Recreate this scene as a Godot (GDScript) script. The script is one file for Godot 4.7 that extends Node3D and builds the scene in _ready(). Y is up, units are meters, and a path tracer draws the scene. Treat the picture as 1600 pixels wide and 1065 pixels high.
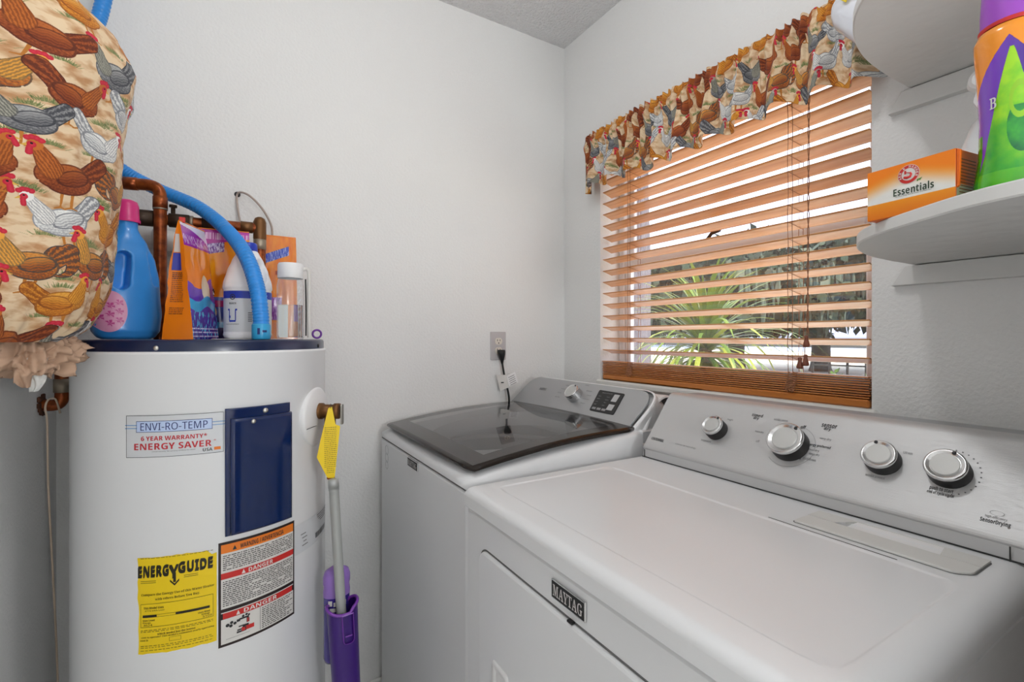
extends Node3D

const H := 1.27
const TC := Vector3(-0.03, 0.0, -1.41)
const TR := 0.263
var M := {}
var sans := SystemFont.new()
var bold := SystemFont.new()
var serif := SystemFont.new()
var rng := RandomNumberGenerator.new()


class B:
	# collects triangles; faces are given counter-clockwise as seen from outside
	var st := SurfaceTool.new()
	var g := 1
	var xf := Transform3D()

	func _init(t := Transform3D()):
		st.begin(Mesh.PRIMITIVE_TRIANGLES)
		xf = t

	func v(p: Vector3, uv := Vector2.ZERO, flat := false):
		st.set_uv(uv)
		st.set_smooth_group(-1 if flat else g)
		st.add_vertex(xf * p)

	func tri(a: Vector3, b: Vector3, c: Vector3, flat := true, ua := Vector2.ZERO, ub := Vector2.ZERO, uc := Vector2.ZERO):
		v(a, ua, flat)
		v(c, uc, flat)
		v(b, ub, flat)

	func quad(a: Vector3, b: Vector3, c: Vector3, d: Vector3, flat := true):
		tri(a, b, c, flat, Vector2(0, 1), Vector2(1, 1), Vector2(1, 0))
		tri(a, c, d, flat, Vector2(0, 1), Vector2(1, 0), Vector2(0, 0))

	# rows go up, columns go right as seen from outside
	func grid(rows: Array, closed := false, uvs: Array = []):
		g += 1
		var n: int = rows[0].size()
		var m: int = rows.size()
		for i in m - 1:
			for j in (n if closed else n - 1):
				var k: int = (j + 1) % n
				var u0 := Vector2(float(j) / (n if closed else n - 1), 1.0 - float(i) / (m - 1))
				var u1 := Vector2(float(j + 1) / (n if closed else n - 1), 1.0 - float(i + 1) / (m - 1))
				var ua := u0
				var ub := Vector2(u1.x, u0.y)
				var uc := u1
				var ud := Vector2(u0.x, u1.y)
				if uvs.size():
					ua = uvs[i][j]
					ub = uvs[i][j + 1]
					uc = uvs[i + 1][j + 1]
					ud = uvs[i + 1][j]
				var a: Vector3 = rows[i][j]
				var b: Vector3 = rows[i][k]
				var c: Vector3 = rows[i + 1][k]
				var d: Vector3 = rows[i + 1][j]
				if a != b and b != c and a != c:
					tri(a, b, c, false, ua, ub, uc)
				if a != c and c != d and a != d:
					tri(a, c, d, false, ua, uc, ud)

	# profile of (radius, height) from bottom to top; a repeated point makes a sharp edge
	func lathe(profile: Array, seg := 32, sx := 1.0, sz := 1.0, lobes := 0, depth := 0.0):
		var part := []
		for i in profile.size():
			var q: Vector2 = profile[i]
			if i and profile[i - 1] == q and part.size() > 1:
				grid(part, true)
				part = []
			var row := []
			for j in seg:
				var a := TAU * j / seg
				var r: float = q.x * (1.0 + depth * cos(lobes * a))
				row.append(Vector3(sin(a) * r * sx, q.y, cos(a) * r * sz))
			part.append(row)
		if part.size() > 1:
			grid(part, true)

	func tube(pts: Array, rad, seg := 10, cap := true):
		var rows := []
		var n := pts.size()
		var up := Vector3(0.31, 0.87, 0.21)
		for i in n:
			var t: Vector3 = (pts[mini(i + 1, n - 1)] - pts[maxi(i - 1, 0)]).normalized()
			var x := t.cross(up).normalized()
			if x.length() < 0.5:
				x = t.cross(Vector3(1, 0, 0.1)).normalized()
			up = x.cross(t).normalized()
			var r: float = rad[i] if rad is Array else rad
			var row := []
			for j in seg:
				var a := TAU * j / seg
				row.append(pts[i] + (x * cos(a) + t.cross(x) * sin(a)) * r)
			rows.append(row)
		if cap:
			var a0 := []
			var a1 := []
			for j in seg:
				a0.append(pts[0])
				a1.append(pts[n - 1])
			grid([a0, rows[0]], true)
			grid([rows[n - 1], a1], true)
		grid(rows, true)

	func face(a: Vector3, b: Vector3, c: Vector3, o: Vector3):
		if (b - a).cross(c - a).dot((a + b + c) / 3.0 - o) < 0.0:
			tri(a, c, b)
		else:
			tri(a, b, c)

	func box(c: Vector3, s: Vector3, bev := 0.0):
		var h := s / 2.0
		bev = minf(bev, minf(h.x, minf(h.y, h.z)) * 0.95)
		var P := {}
		for sx in [-1, 1]:
			for sy in [-1, 1]:
				for sz in [-1, 1]:
					for ax in 3:
						var p := Vector3(sx * (h.x - bev), sy * (h.y - bev), sz * (h.z - bev))
						p[ax] = [sx, sy, sz][ax] * h[ax]
						P[[sx, sy, sz, ax]] = c + p
					if bev > 0.0:
						face(P[[sx, sy, sz, 0]], P[[sx, sy, sz, 1]], P[[sx, sy, sz, 2]], c)
		for ax in 3:
			var b1: int = (ax + 1) % 3
			var b2: int = (ax + 2) % 3
			for s1 in [-1, 1]:
				var q := []
				for k in [[-1, -1], [1, -1], [1, 1], [-1, 1]]:
					var id := [0, 0, 0, ax]
					id[ax] = s1
					id[b1] = k[0]
					id[b2] = k[1]
					q.append(P[id])
				face(q[0], q[1], q[2], c)
				face(q[0], q[2], q[3], c)
				if bev > 0.0:
					for s2 in [-1, 1]:
						# edge along ax between faces b1 and b2
						var e := []
						for k in [[-1, b1], [1, b1], [1, b2], [-1, b2]]:
							var id := [0, 0, 0, k[1]]
							id[ax] = k[0]
							id[b1] = s1
							id[b2] = s2
							e.append(P[id])
						face(e[0], e[1], e[2], c)
						face(e[0], e[2], e[3], c)

	# outline counter-clockwise in the local xy plane, pushed along local z, with a bevel at both ends
	func prism(poly: Array, z0: float, z1: float, bev := 0.0, back := true, smooth := false):
		var n := poly.size()
		var inn := []
		for i in n:
			var p: Vector2 = poly[i]
			var d0: Vector2 = (p - poly[(i + n - 1) % n]).normalized()
			var d1: Vector2 = (poly[(i + 1) % n] - p).normalized()
			var nn := (Vector2(-d0.y, d0.x) + Vector2(-d1.y, d1.x))
			var k := maxf(0.35, nn.length_squared() / 2.0)
			inn.append(p + nn / k * bev if bev > 0.0 else p)
		var rings := []
		if bev > 0.0:
			if back:
				rings.append([inn, z0])
				rings.append([poly, z0 + bev])
			else:
				rings.append([poly, z0])
			rings.append([poly, z1 - bev])
			var half := []
			for i in n:
				half.append(poly[i].lerp(inn[i], 0.3))
			rings.append([half, z1 - bev * 0.3])
			rings.append([inn, z1])
		else:
			rings = [[poly, z0], [poly, z1]]
		g += 1
		for r in rings.size() - 1:
			for i in n:
				var k := (i + 1) % n
				var a0: Vector2 = rings[r][0][i]
				var a1: Vector2 = rings[r][0][k]
				var b1: Vector2 = rings[r + 1][0][k]
				var b0: Vector2 = rings[r + 1][0][i]
				quad(Vector3(a0.x, a0.y, rings[r][1]), Vector3(a1.x, a1.y, rings[r][1]), Vector3(b1.x, b1.y, rings[r + 1][1]), Vector3(b0.x, b0.y, rings[r + 1][1]), not smooth)
		var ids := Geometry2D.triangulate_polygon(PackedVector2Array(inn))
		for i in range(0, ids.size(), 3):
			var a: Vector2 = inn[ids[i]]
			var b: Vector2 = inn[ids[i + 1]]
			var c: Vector2 = inn[ids[i + 2]]
			if (b - a).cross(c - a) < 0.0:
				var s := b
				b = c
				c = s
			tri(Vector3(a.x, a.y, z1), Vector3(b.x, b.y, z1), Vector3(c.x, c.y, z1))
			if back:
				tri(Vector3(a.x, a.y, z0), Vector3(c.x, c.y, z0), Vector3(b.x, b.y, z0))

	# lettering laid out in a box of its own (centre, width, cap height) and carried to its surface by where(x, y)
	func text(s: String, font: Font, c: Vector2, w: float, h: float, where: Callable, heavy := 0.0):
		var tm := TextMesh.new()
		tm.text = s
		tm.font = font
		tm.font_size = 48
		tm.pixel_size = 0.01
		tm.depth = 0.0
		tm.curve_step = 2.0
		var arr := tm.get_mesh_arrays()
		var vs: PackedVector3Array = arr[Mesh.ARRAY_VERTEX]
		if vs.is_empty():
			return
		var lo := vs[0]
		var hi := vs[0]
		for p in vs:
			lo = lo.min(p)
			hi = hi.max(p)
		var k := Vector2(w / maxf(hi.x - lo.x, 1e-5), h / maxf(hi.y - lo.y, 1e-5))
		var idx: PackedInt32Array = arr[Mesh.ARRAY_INDEX]
		var mid := (lo + hi) / 2.0
		for o in ([Vector2(-heavy, -heavy * 0.02), Vector2(heavy, heavy * 0.02), Vector2.ZERO] if heavy > 0.0 else [Vector2.ZERO]):
			for i in idx:
				var p: Vector3 = vs[i] - mid
				v(where.call(c.x + p.x * k.x + o.x, c.y + p.y * k.y + o.y), Vector2.ZERO, true)

	# a flat printed patch (x0, y0, x1, y1) on a surface
	func patch(x0: float, y0: float, x1: float, y1: float, where: Callable, nx := 1, ny := 1):
		var rows := []
		for i in ny + 1:
			var row := []
			for j in nx + 1:
				row.append(where.call(lerpf(x0, x1, float(j) / nx), lerpf(y0, y1, float(i) / ny)))
			rows.append(row)
		grid(rows)

	func done() -> ArrayMesh:
		st.generate_normals()
		return st.commit()


func rr(w: float, h: float, r: float, n := 5, c := Vector2.ZERO) -> Array:
	var o := []
	for k in 4:
		var cc := Vector2((w / 2 - r) * [1, -1, -1, 1][k], (h / 2 - r) * [1, 1, -1, -1][k])
		for i in n + 1:
			var a := PI / 2 * (k + float(i) / n)
			o.append(c + cc + Vector2(cos(a), sin(a)) * r)
	return o


func round_poly(pts: Array, rad, n := 5) -> Array:
	var o := []
	var m := pts.size()
	for i in m:
		var p: Vector2 = pts[i]
		var r: float = rad[i] if rad is Array else rad
		var a: Vector2 = (pts[(i + m - 1) % m] - p)
		var b: Vector2 = (pts[(i + 1) % m] - p)
		r = minf(r, minf(a.length(), b.length()) * 0.48)
		if r <= 0.0:
			o.append(p)
			continue
		var p0 := p + a.normalized() * r
		var p1 := p + b.normalized() * r
		for k in n + 1:
			var t := float(k) / n
			o.append(p0.lerp(p, t).lerp(p.lerp(p1, t), t))
	return o


func spline(pts: Array, n: int) -> Array:
	var o := []
	var m := pts.size()
	for i in m - 1:
		for k in n:
			o.append(pts[i].cubic_interpolate(pts[i + 1], pts[maxi(i - 1, 0)], pts[mini(i + 2, m - 1)], float(k) / n))
	o.append(pts[m - 1])
	return o


func mat(c: Color, rough := 0.5, metal := 0.0, coat := 0.0) -> StandardMaterial3D:
	var m := StandardMaterial3D.new()
	m.albedo_color = c
	m.roughness = rough
	m.metallic = metal
	if coat > 0.0:
		m.clearcoat_enabled = true
		m.clearcoat = coat
		m.clearcoat_roughness = 0.08
	return m


func noise_tex(size: int, freq: float, oct := 3, seed_ := 1, ramp: Array = [], kind := FastNoiseLite.TYPE_SIMPLEX_SMOOTH) -> NoiseTexture2D:
	var f := FastNoiseLite.new()
	f.noise_type = kind
	f.seed = seed_
	f.frequency = freq
	f.fractal_octaves = oct
	var t := NoiseTexture2D.new()
	t.width = size
	t.height = size
	t.seamless = true
	t.noise = f
	if ramp.size():
		var gr := Gradient.new()
		gr.offsets = PackedFloat32Array(ramp.map(func(x): return x[0]))
		gr.colors = PackedColorArray(ramp.map(func(x): return x[1]))
		t.color_ramp = gr
	return t


func bump(m: StandardMaterial3D, tex: Texture2D, cm: float, scale: Vector3, world := true):
	m.heightmap_enabled = true
	m.heightmap_texture = tex
	m.heightmap_scale = cm
	m.uv1_triplanar = true
	m.uv1_world_triplanar = world
	m.uv1_scale = scale


func glass(c: Color) -> StandardMaterial3D:
	var m := mat(c, 0.02)
	m.transparency = BaseMaterial3D.TRANSPARENCY_ALPHA
	return m


# a thing: a node at its base whose children are its parts, built in room coordinates
func thing(called: String, label: String, category: String, at: Vector3, group := "") -> Node3D:
	var o := Node3D.new()
	o.name = called
	add_child(o, true)
	o.position = at
	o.set_meta("label", label)
	o.set_meta("category", category)
	if group:
		o.set_meta("group", group)
	return o


func struct(called: String) -> Node3D:
	var o := Node3D.new()
	o.name = called
	add_child(o, true)
	o.set_meta("kind", "structure")
	return o


func part(parent: Node3D, called: String, b: B, m: Material, label := "") -> MeshInstance3D:
	var o := MeshInstance3D.new()
	o.name = called
	o.mesh = b.done()
	o.material_override = m
	parent.add_child(o, true)
	if parent != self and parent.get_parent() == self and not parent is MeshInstance3D:
		o.position = -parent.position
	if label:
		o.set_meta("label", label)
	if called == "fine_print":
		o.set_meta("kind", "stuff")
	return o


# one mesh as a thing of its own
func single(called: String, b: B, m: Material, label: String, category: String, group := "") -> MeshInstance3D:
	var o := part(self, called, b, m, label)
	o.set_meta("category", category)
	if group:
		o.set_meta("group", group)
	return o


func shell(called: String, b: B, m: Material) -> MeshInstance3D:
	var o := part(self, called, b, m)
	o.set_meta("kind", "structure")
	return o


# a frame whose x runs along u, y along v and z out of the face
func on_face(o: Vector3, u: Vector3, v: Vector3) -> Transform3D:
	return Transform3D(Basis(u.normalized(), v.normalized(), u.cross(v).normalized()), o)


func cyl(deg: float, y: float, off := 0.0) -> Vector3:
	var a := deg_to_rad(deg)
	return TC + Vector3(sin(a) * (TR + off), y, cos(a) * (TR + off))


# a closed solid from a distance function, meshed as surface nets
func nets(b: B, lo: Vector3, hi: Vector3, cell: float, f: Callable):
	var nx := int((hi.x - lo.x) / cell) + 2
	var ny := int((hi.y - lo.y) / cell) + 2
	var nz := int((hi.z - lo.z) / cell) + 2
	var d := PackedFloat32Array()
	d.resize(nx * ny * nz)
	var at := 0
	for k in nz:
		for j in ny:
			for i in nx:
				d[at] = f.call(lo.x + i * cell, lo.y + j * cell, lo.z + k * cell)
				at += 1
	var id := {}
	var sy := nx
	var sz := nx * ny
	var offs := [0, 1, sy, sy + 1, sz, sz + 1, sz + sy, sz + sy + 1]
	for k in nz - 1:
		for j in ny - 1:
			for i in nx - 1:
				var c := i + j * sy + k * sz
				var ins := 0
				for o in offs:
					if d[c + o] < 0.0:
						ins += 1
				if ins == 0 or ins == 8:
					continue
				var p := Vector3.ZERO
				var cnt := 0
				for e in [[0, 1], [2, 3], [4, 5], [6, 7], [0, 2], [1, 3], [4, 6], [5, 7], [0, 4], [1, 5], [2, 6], [3, 7]]:
					var d0 := d[c + offs[e[0]]]
					var d1 := d[c + offs[e[1]]]
					if (d0 < 0.0) != (d1 < 0.0):
						var t := d0 / (d0 - d1)
						var q0 := Vector3(e[0] & 1, (e[0] >> 1) & 1, e[0] >> 2)
						var q1 := Vector3(e[1] & 1, (e[1] >> 1) & 1, e[1] >> 2)
						p += q0.lerp(q1, t)
						cnt += 1
				id[c] = lo + (Vector3(i, j, k) + p / cnt) * cell
	b.g += 1
	for c in id:
		for ax in 3:
			var s: int = [1, sy, sz][ax]
			var s1: int = [sy, sz, 1][ax]
			var s2: int = [sz, 1, sy][ax]
			# the edge from grid point c to c + s is shared by four cells
			if (d[c] < 0.0) == (d[c + s] < 0.0):
				continue
			if not (id.has(c - s1) and id.has(c - s2) and id.has(c - s1 - s2)):
				continue
			var q := [id[c - s1 - s2], id[c - s2], id[c], id[c - s1]]
			if d[c] < 0.0:
				b.quad(q[0], q[1], q[2], q[3], false)
			else:
				b.quad(q[0], q[3], q[2], q[1], false)


# ---- printed poultry cloth -------------------------------------------------
const HENS := [
	[Color(0.56, 0.25, 0.09), Color(0.3, 0.11, 0.05), Color(0.8, 0.46, 0.2), Color(0.74, 0.4, 0.13)],
	[Color(0.8, 0.49, 0.12), Color(0.5, 0.25, 0.06), Color(0.95, 0.73, 0.32), Color(0.86, 0.58, 0.16)],
	[Color(0.47, 0.47, 0.48), Color(0.17, 0.18, 0.21), Color(0.78, 0.78, 0.76), Color(0.6, 0.59, 0.52)],
	[Color(0.84, 0.84, 0.83), Color(0.4, 0.41, 0.44), Color(1.0, 1.0, 0.98), Color(0.93, 0.92, 0.9)],
	[Color(0.68, 0.34, 0.1), Color(0.2, 0.22, 0.26), Color(0.92, 0.66, 0.3), Color(0.9, 0.62, 0.22)],
]


func cap2(p: Vector2, a: Vector2, b: Vector2, ra: float, rb: float) -> float:
	var t := clampf((p - a).dot(b - a) / (b - a).length_squared(), 0.0, 1.0)
	return p.distance_to(a.lerp(b, t)) - lerpf(ra, rb, t)


func hen_at(p: Vector2, kind: int, grain: float) -> Color:
	var c: Array = HENS[kind]
	var o := Color(0, 0, 0, 0)
	# legs and toes
	for lx in [-0.06, 0.14]:
		if cap2(p, Vector2(lx, -0.4), Vector2(lx - 0.03, -0.76), 0.035, 0.022) < 0.0 or cap2(p, Vector2(lx - 0.03, -0.76), Vector2(lx - 0.16, -0.8), 0.022, 0.015) < 0.0 or cap2(p, Vector2(lx - 0.03, -0.76), Vector2(lx + 0.08, -0.81), 0.02, 0.012) < 0.0:
			o = Color(0.72, 0.45, 0.16)
	# tail, a fan of feathers
	var tail := cap2(p, Vector2(0.36, 0.0), Vector2(0.76, 0.4), 0.23, 0.2)
	if kind == 4:
		tail = minf(tail, maxf(p.distance_to(Vector2(0.6, 0.1)) - 0.42, 0.2 - p.distance_to(Vector2(0.5, -0.05))))
	if tail < 0.0:
		var an := atan2(p.y + 0.12, p.x - 0.12)
		var s := 0.5 + 0.5 * sin(an * 30.0 + grain * 2.5)
		o = c[1].lerp(c[0], 0.3 + 0.7 * s).lerp(c[2], clampf(s - 0.75, 0, 1) * 1.4)
		if tail > -0.02:
			o = c[1]
	# body
	var q := Vector2((p.x - 0.05) / 0.53, (p.y + 0.1) / 0.36).length() - 1.0
	q = minf(q, (p.distance_to(Vector2(-0.28, -0.04)) - 0.3) / 0.3)
	if q < 0.0:
		var v := p.y * 15.0 + p.x * 2.5
		var u := p.x * 13.0 + (0.5 if int(floor(v)) & 1 else 0.0)
		var f := Vector2(u - floor(u) - 0.5, (v - floor(v)) * 0.9)
		var s := clampf(absf(f.length() - 0.55) * 5.0, 0, 1)
		o = c[1].lerp(c[0], 0.55 + 0.45 * s).lerp(c[2], clampf(0.4 + p.y * 1.3 + grain * 0.5, 0.0, 0.7)).lerp(c[1], clampf(-0.25 - p.y * 1.1 - grain * 0.3, 0.0, 0.55))
		if q > -0.09:
			o = o.lerp(c[1], 0.6)
		# folded wing
		var w := Vector2((p.x - 0.16) * 0.97 + (p.y + 0.05) * 0.24, (p.y + 0.05) * 0.97 - (p.x - 0.16) * 0.24)
		var wq := Vector2(w.x / 0.38, w.y / 0.2).length() - 1.0
		if wq < 0.0:
			var s2 := 0.5 + 0.5 * sin(w.y * 95.0 + sin(w.x * 26.0) * 1.3 + grain * 2.0)
			o = c[1].lerp(c[0], 0.45 + 0.55 * s2).lerp(c[2], clampf(w.y * 2.4 + 0.15, 0, 0.7))
			if wq > -0.16:
				o = o.lerp(c[1], 0.65)
	# neck hackle
	var nk := cap2(p, Vector2(-0.3, 0.06), Vector2(-0.52, 0.52), 0.22, 0.11)
	if nk < 0.0:
		var t := (p - Vector2(-0.3, 0.06)).dot(Vector2(0.431, 0.902))
		var s3 := 0.5 + 0.5 * sin((p.x * 0.902 + p.y * 0.431) * 105.0 + t * 9.0 + grain * 2.0)
		o = c[1].lerp(c[3], 0.55 + 0.45 * s3).lerp(c[2], clampf(s3 - 0.6, 0, 1))
		if nk > -0.025:
			o = o.lerp(c[1], 0.4)
	if p.distance_to(Vector2(-0.55, 0.57)) < 0.125:
		o = c[3].lerp(c[2], 0.3)
	if cap2(p, Vector2(-0.64, 0.56), Vector2(-0.75, 0.52), 0.04, 0.008) < 0.0:
		o = Color(0.86, 0.68, 0.3)
	var red := minf(p.distance_to(Vector2(-0.6, 0.56)) - 0.07, cap2(p, Vector2(-0.63, 0.5), Vector2(-0.64, 0.38), 0.05, 0.055))
	for k in 4:
		red = minf(red, p.distance_to(Vector2(-0.66 + k * 0.07, 0.7 + 0.03 * sin(k * 1.3))) - 0.058)
	if red < 0.0:
		o = Color(0.74, 0.1, 0.2).lerp(Color(0.9, 0.3, 0.36), clampf(-red * 9.0, 0, 0.6))
	if p.distance_to(Vector2(-0.6, 0.585)) < 0.022:
		o = Color(0.1, 0.06, 0.05)
	return o


func poultry_cloth() -> ImageTexture:
	var n := 1024
	var im := Image.create(n, n, false, Image.FORMAT_RGB8)
	var f := FastNoiseLite.new()
	f.frequency = 0.011
	f.fractal_octaves = 4
	for y in n:
		for x in n:
			var wx := minf(1.0, x / 120.0)
			var t := f.get_noise_2d(x, y * 1.8) * wx + f.get_noise_2d(x + n, y * 1.8) * (1.0 - wx)
			im.set_pixel(x, y, Color(0.9, 0.8, 0.66).lerp(Color(0.74, 0.55, 0.38), clampf(t * 1.5 + 0.25, 0, 1)))
	var r := RandomNumberGenerator.new()
	r.seed = 11
	var spots := []
	for row in 7:
		for col in 5:
			spots.append(Vector2(col * 205 + 50 + (102 if row & 1 else 0) + r.randf_range(-20, 20), row * 146 + 60 + r.randf_range(-16, 16)))
	for s in spots:
		for tuft in 2:
			var c: Vector2 = s + Vector2(r.randf_range(-120, 120), 66 + r.randf_range(-12, 22))
			for k in 80:
				var x0 := c.x + r.randfn(0.0, 14.0)
				var lean := (x0 - c.x) * 0.5 + r.randf_range(-6, 6)
				var hh := r.randf_range(6, 20)
				var col := Color(0.36, 0.43, 0.24).lerp(Color(0.62, 0.6, 0.4), r.randf())
				for i in int(hh):
					for w in (2 if i < hh * 0.6 else 1):
						im.set_pixel(posmod(int(x0 + lean * i / hh) + w, n), posmod(int(c.y - i + absf(x0 - c.x) * 0.15), n), col)
	var order := [0, 2, 1, 4, 3, 0, 2, 1, 4, 0, 3, 2, 1, 0, 2, 4, 2, 3, 0, 1, 4, 1, 0, 3]
	for i in spots.size():
		var R := r.randf_range(116, 142)
		var rot := r.randf_range(-0.3, 0.3)
		var flip := r.randf() < 0.45
		var c: Vector2 = spots[i]
		var cs := cos(rot) / R
		var sn := sin(rot) / R
		for py in range(-int(R * 0.95), int(R)):
			for px in range(-int(R), int(R * 1.05)):
				var lx := px * cs + py * sn
				var ly := px * sn - py * cs
				var p := Vector2(-lx if flip else lx, ly)
				if p.length_squared() > 1.15 or (p.x > 0.15 and p.y > 0.68) or (p.x < -0.5 and p.y < -0.2 and p.y > -0.7):
					continue
				var h := hen_at(p, order[(i * 7) % 24], f.get_noise_2d(px * 9.0, py * 9.0))
				if h.a > 0.0:
					im.set_pixel(posmod(int(c.x) + px, n), posmod(int(c.y) + py, n), h)
	im.generate_mipmaps()
	return ImageTexture.create_from_image(im)


func streaks(size: Vector2i, a: Color, b: Color, seed_: int, along := 0.006, across := 0.09) -> ImageTexture:
	var f := FastNoiseLite.new()
	f.seed = seed_
	f.frequency = 1.0
	f.fractal_octaves = 3
	var im := Image.create(size.x, size.y, false, Image.FORMAT_RGB8)
	for y in size.y:
		for x in size.x:
			var t := 0.5 + 0.7 * f.get_noise_2d(x * along, y * across) + 0.25 * f.get_noise_2d(x * along * 4.0, y * across * 5.0)
			im.set_pixel(x, y, a.lerp(b, clampf(t, 0, 1)))
	return ImageTexture.create_from_image(im)


func materials():
	sans.font_names = ["Droid Sans"]
	bold.font_names = ["Droid Sans"]
	bold.font_weight = 700
	serif.font_names = ["Droid Serif"]
	serif.font_weight = 700
	var plaster := noise_tex(512, 0.035, 4, 3)
	M.wall = mat(Color(0.925, 0.925, 0.918), 0.75)
	bump(M.wall, plaster, 0.1, Vector3(4.6, 4.6, 4.6))
	M.ceiling = mat(Color(0.92, 0.92, 0.92), 0.9)
	bump(M.ceiling, noise_tex(512, 0.05, 3, 8), 0.55, Vector3(2.4, 2.4, 2.4))
	M.floor = mat(Color(0.88, 0.872, 0.855), 0.45)
	M.trim = mat(Color(0.9, 0.9, 0.88), 0.45)
	M.enamel = mat(Color(0.915, 0.92, 0.925), 0.3, 0.0, 0.15)
	M.tank = mat(Color(0.925, 0.93, 0.932), 0.3, 0.0, 0.3)
	M.gap = mat(Color(0.1, 0.1, 0.1), 0.8)
	M.seam = mat(Color(0.2, 0.2, 0.2), 0.8)
	M.white_plastic = mat(Color(0.92, 0.92, 0.92), 0.35)
	M.grey_plastic = mat(Color(0.66, 0.67, 0.68), 0.45)
	M.dark_plastic = mat(Color(0.06, 0.06, 0.065), 0.4)
	M.black = mat(Color(0.025, 0.025, 0.028), 0.45)
	M.ink = mat(Color(0.16, 0.16, 0.17), 0.6)
	M.faint = mat(Color(0.4, 0.4, 0.41), 0.6)
	M.lid_frame = mat(Color(0.16, 0.135, 0.12), 0.14, 0.0, 0.1)
	M.lid_frame.metallic_specular = 0.38
	M.lid_glass = glass(Color(0.05, 0.045, 0.04, 0.62))
	M.steel = mat(Color(0.8, 0.8, 0.8), 0.46, 0.6)
	var br := noise_tex(256, 0.05, 2, 5)
	M.steel.heightmap_enabled = true
	M.steel.heightmap_texture = br
	M.steel.heightmap_scale = 0.02
	M.steel.uv1_triplanar = true
	M.steel.uv1_world_triplanar = true
	M.steel.uv1_scale = Vector3(110, 110, 2.0)
	M.silver_panel = mat(Color(0.7, 0.705, 0.71), 0.36, 0.55)
	M.chrome = mat(Color(0.85, 0.85, 0.85), 0.16, 1.0)
	M.knob_face = mat(Color(0.78, 0.78, 0.77), 0.5, 0.35)
	M.navy = mat(Color(0.0, 0.11, 0.3), 0.12, 0.0, 0.25)
	M.navy_lid = mat(Color(0.015, 0.1, 0.25), 0.3, 0.0, 0.3)
	M.screw = mat(Color(0.8, 0.79, 0.76), 0.35, 0.9)
	var rust := noise_tex(256, 0.03, 4, 7, [[0.0, Color(0.3, 0.13, 0.05)], [0.5, Color(0.56, 0.27, 0.11)], [1.0, Color(0.72, 0.4, 0.18)]])
	M.copper = mat(Color(1, 1, 1), 0.36, 0.6)
	M.copper.albedo_texture = rust
	M.copper.uv1_triplanar = true
	M.copper.uv1_scale = Vector3(5, 5, 5)
	M.brass = mat(Color(0.45, 0.31, 0.18), 0.45, 0.7)
	M.solder = mat(Color(0.62, 0.57, 0.5), 0.45, 0.7)
	M.dark_pipe = mat(Color(0.25, 0.19, 0.14), 0.5, 0.5)
	M.pvc = mat(Color(0.88, 0.87, 0.85), 0.4)
	M.hose = mat(Color(0.16, 0.54, 0.86), 0.35)
	M.hose_end = mat(Color(0.2, 0.62, 0.82), 0.3)
	M.paper = mat(Color(0.86, 0.85, 0.83), 0.5)
	M.yellow = mat(Color(0.93, 0.8, 0.03), 0.45)
	M.label_grey = mat(Color(0.83, 0.84, 0.85), 0.4)
	M.red = mat(Color(0.76, 0.15, 0.13), 0.5)
	M.red_ink = mat(Color(0.75, 0.16, 0.2), 0.5)
	M.orange_ink = mat(Color(0.9, 0.48, 0.12), 0.5)
	M.frame_ink = mat(Color(0.14, 0.08, 0.07), 0.5)
	M.blue_ink = mat(Color(0.1, 0.16, 0.42), 0.5)
	M.sky_ink = mat(Color(0.45, 0.62, 0.8), 0.5)
	M.pale_blue = mat(Color(0.75, 0.82, 0.94), 0.5)
	M.blue_jug = mat(Color(0.22, 0.58, 0.9), 0.3, 0.0, 0.3)
	M.pink_cap = mat(Color(0.85, 0.2, 0.5), 0.35)
	M.pink = mat(Color(0.9, 0.62, 0.76), 0.4)
	M.magenta = mat(Color(0.78, 0.25, 0.55), 0.4)
	M.bleach = mat(Color(0.93, 0.93, 0.94), 0.35)
	M.cap_blue = mat(Color(0.06, 0.2, 0.66), 0.35)
	M.orange = mat(Color(0.93, 0.5, 0.07), 0.22, 0.0, 0.4)
	M.lilac = mat(Color(0.55, 0.42, 0.72), 0.3)
	M.purple = mat(Color(0.2, 0.05, 0.42), 0.35)
	M.violet = mat(Color(0.45, 0.2, 0.62), 0.35)
	M.pole = mat(Color(0.66, 0.67, 0.66), 0.35, 0.2)
	M.cord = mat(Color(0.03, 0.03, 0.03), 0.5)
	M.string = mat(Color(0.8, 0.72, 0.64), 0.9)
	M.cloth = mat(Color(1, 1, 1), 0.85)
	M.cloth.albedo_texture = poultry_cloth()
	M.cloth.rim_enabled = true
	M.cloth.rim = 0.15
	M.lining = mat(Color(0.76, 0.63, 0.53), 0.9)
	M.wood = mat(Color(1, 1, 1), 0.3, 0.0, 0.4)
	M.wood.albedo_texture = streaks(Vector2i(512, 64), Color(0.84, 0.57, 0.34), Color(0.95, 0.74, 0.52), 4)
	M.wood.uv1_scale = Vector3(1.0, 1.0, 1.0)
	M.wood_dark = mat(Color(1, 1, 1), 0.36, 0.0, 0.25)
	M.wood_dark.albedo_texture = streaks(Vector2i(512, 64), Color(0.78, 0.46, 0.22), Color(0.93, 0.65, 0.38), 5)
	M.wood_rail = mat(Color(1, 1, 1), 0.36, 0.0, 0.25)
	M.wood_rail.albedo_texture = streaks(Vector2i(512, 64), Color(0.7, 0.4, 0.17), Color(0.82, 0.52, 0.25), 6)
	M.cord_tan = mat(Color(0.6, 0.4, 0.28), 0.8)
	M.vinyl = mat(Color(0.9, 0.91, 0.93), 0.4)
	M.lid_plastic = mat(Color(0.87, 0.87, 0.855), 0.4)
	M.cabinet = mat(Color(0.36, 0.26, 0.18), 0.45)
	M.soft_seam = mat(Color(0.42, 0.42, 0.42), 0.8)
	M.lip = mat(Color(0.74, 0.74, 0.74), 0.4)
	M.button = mat(Color(0.75, 0.75, 0.75), 0.4)
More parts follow.
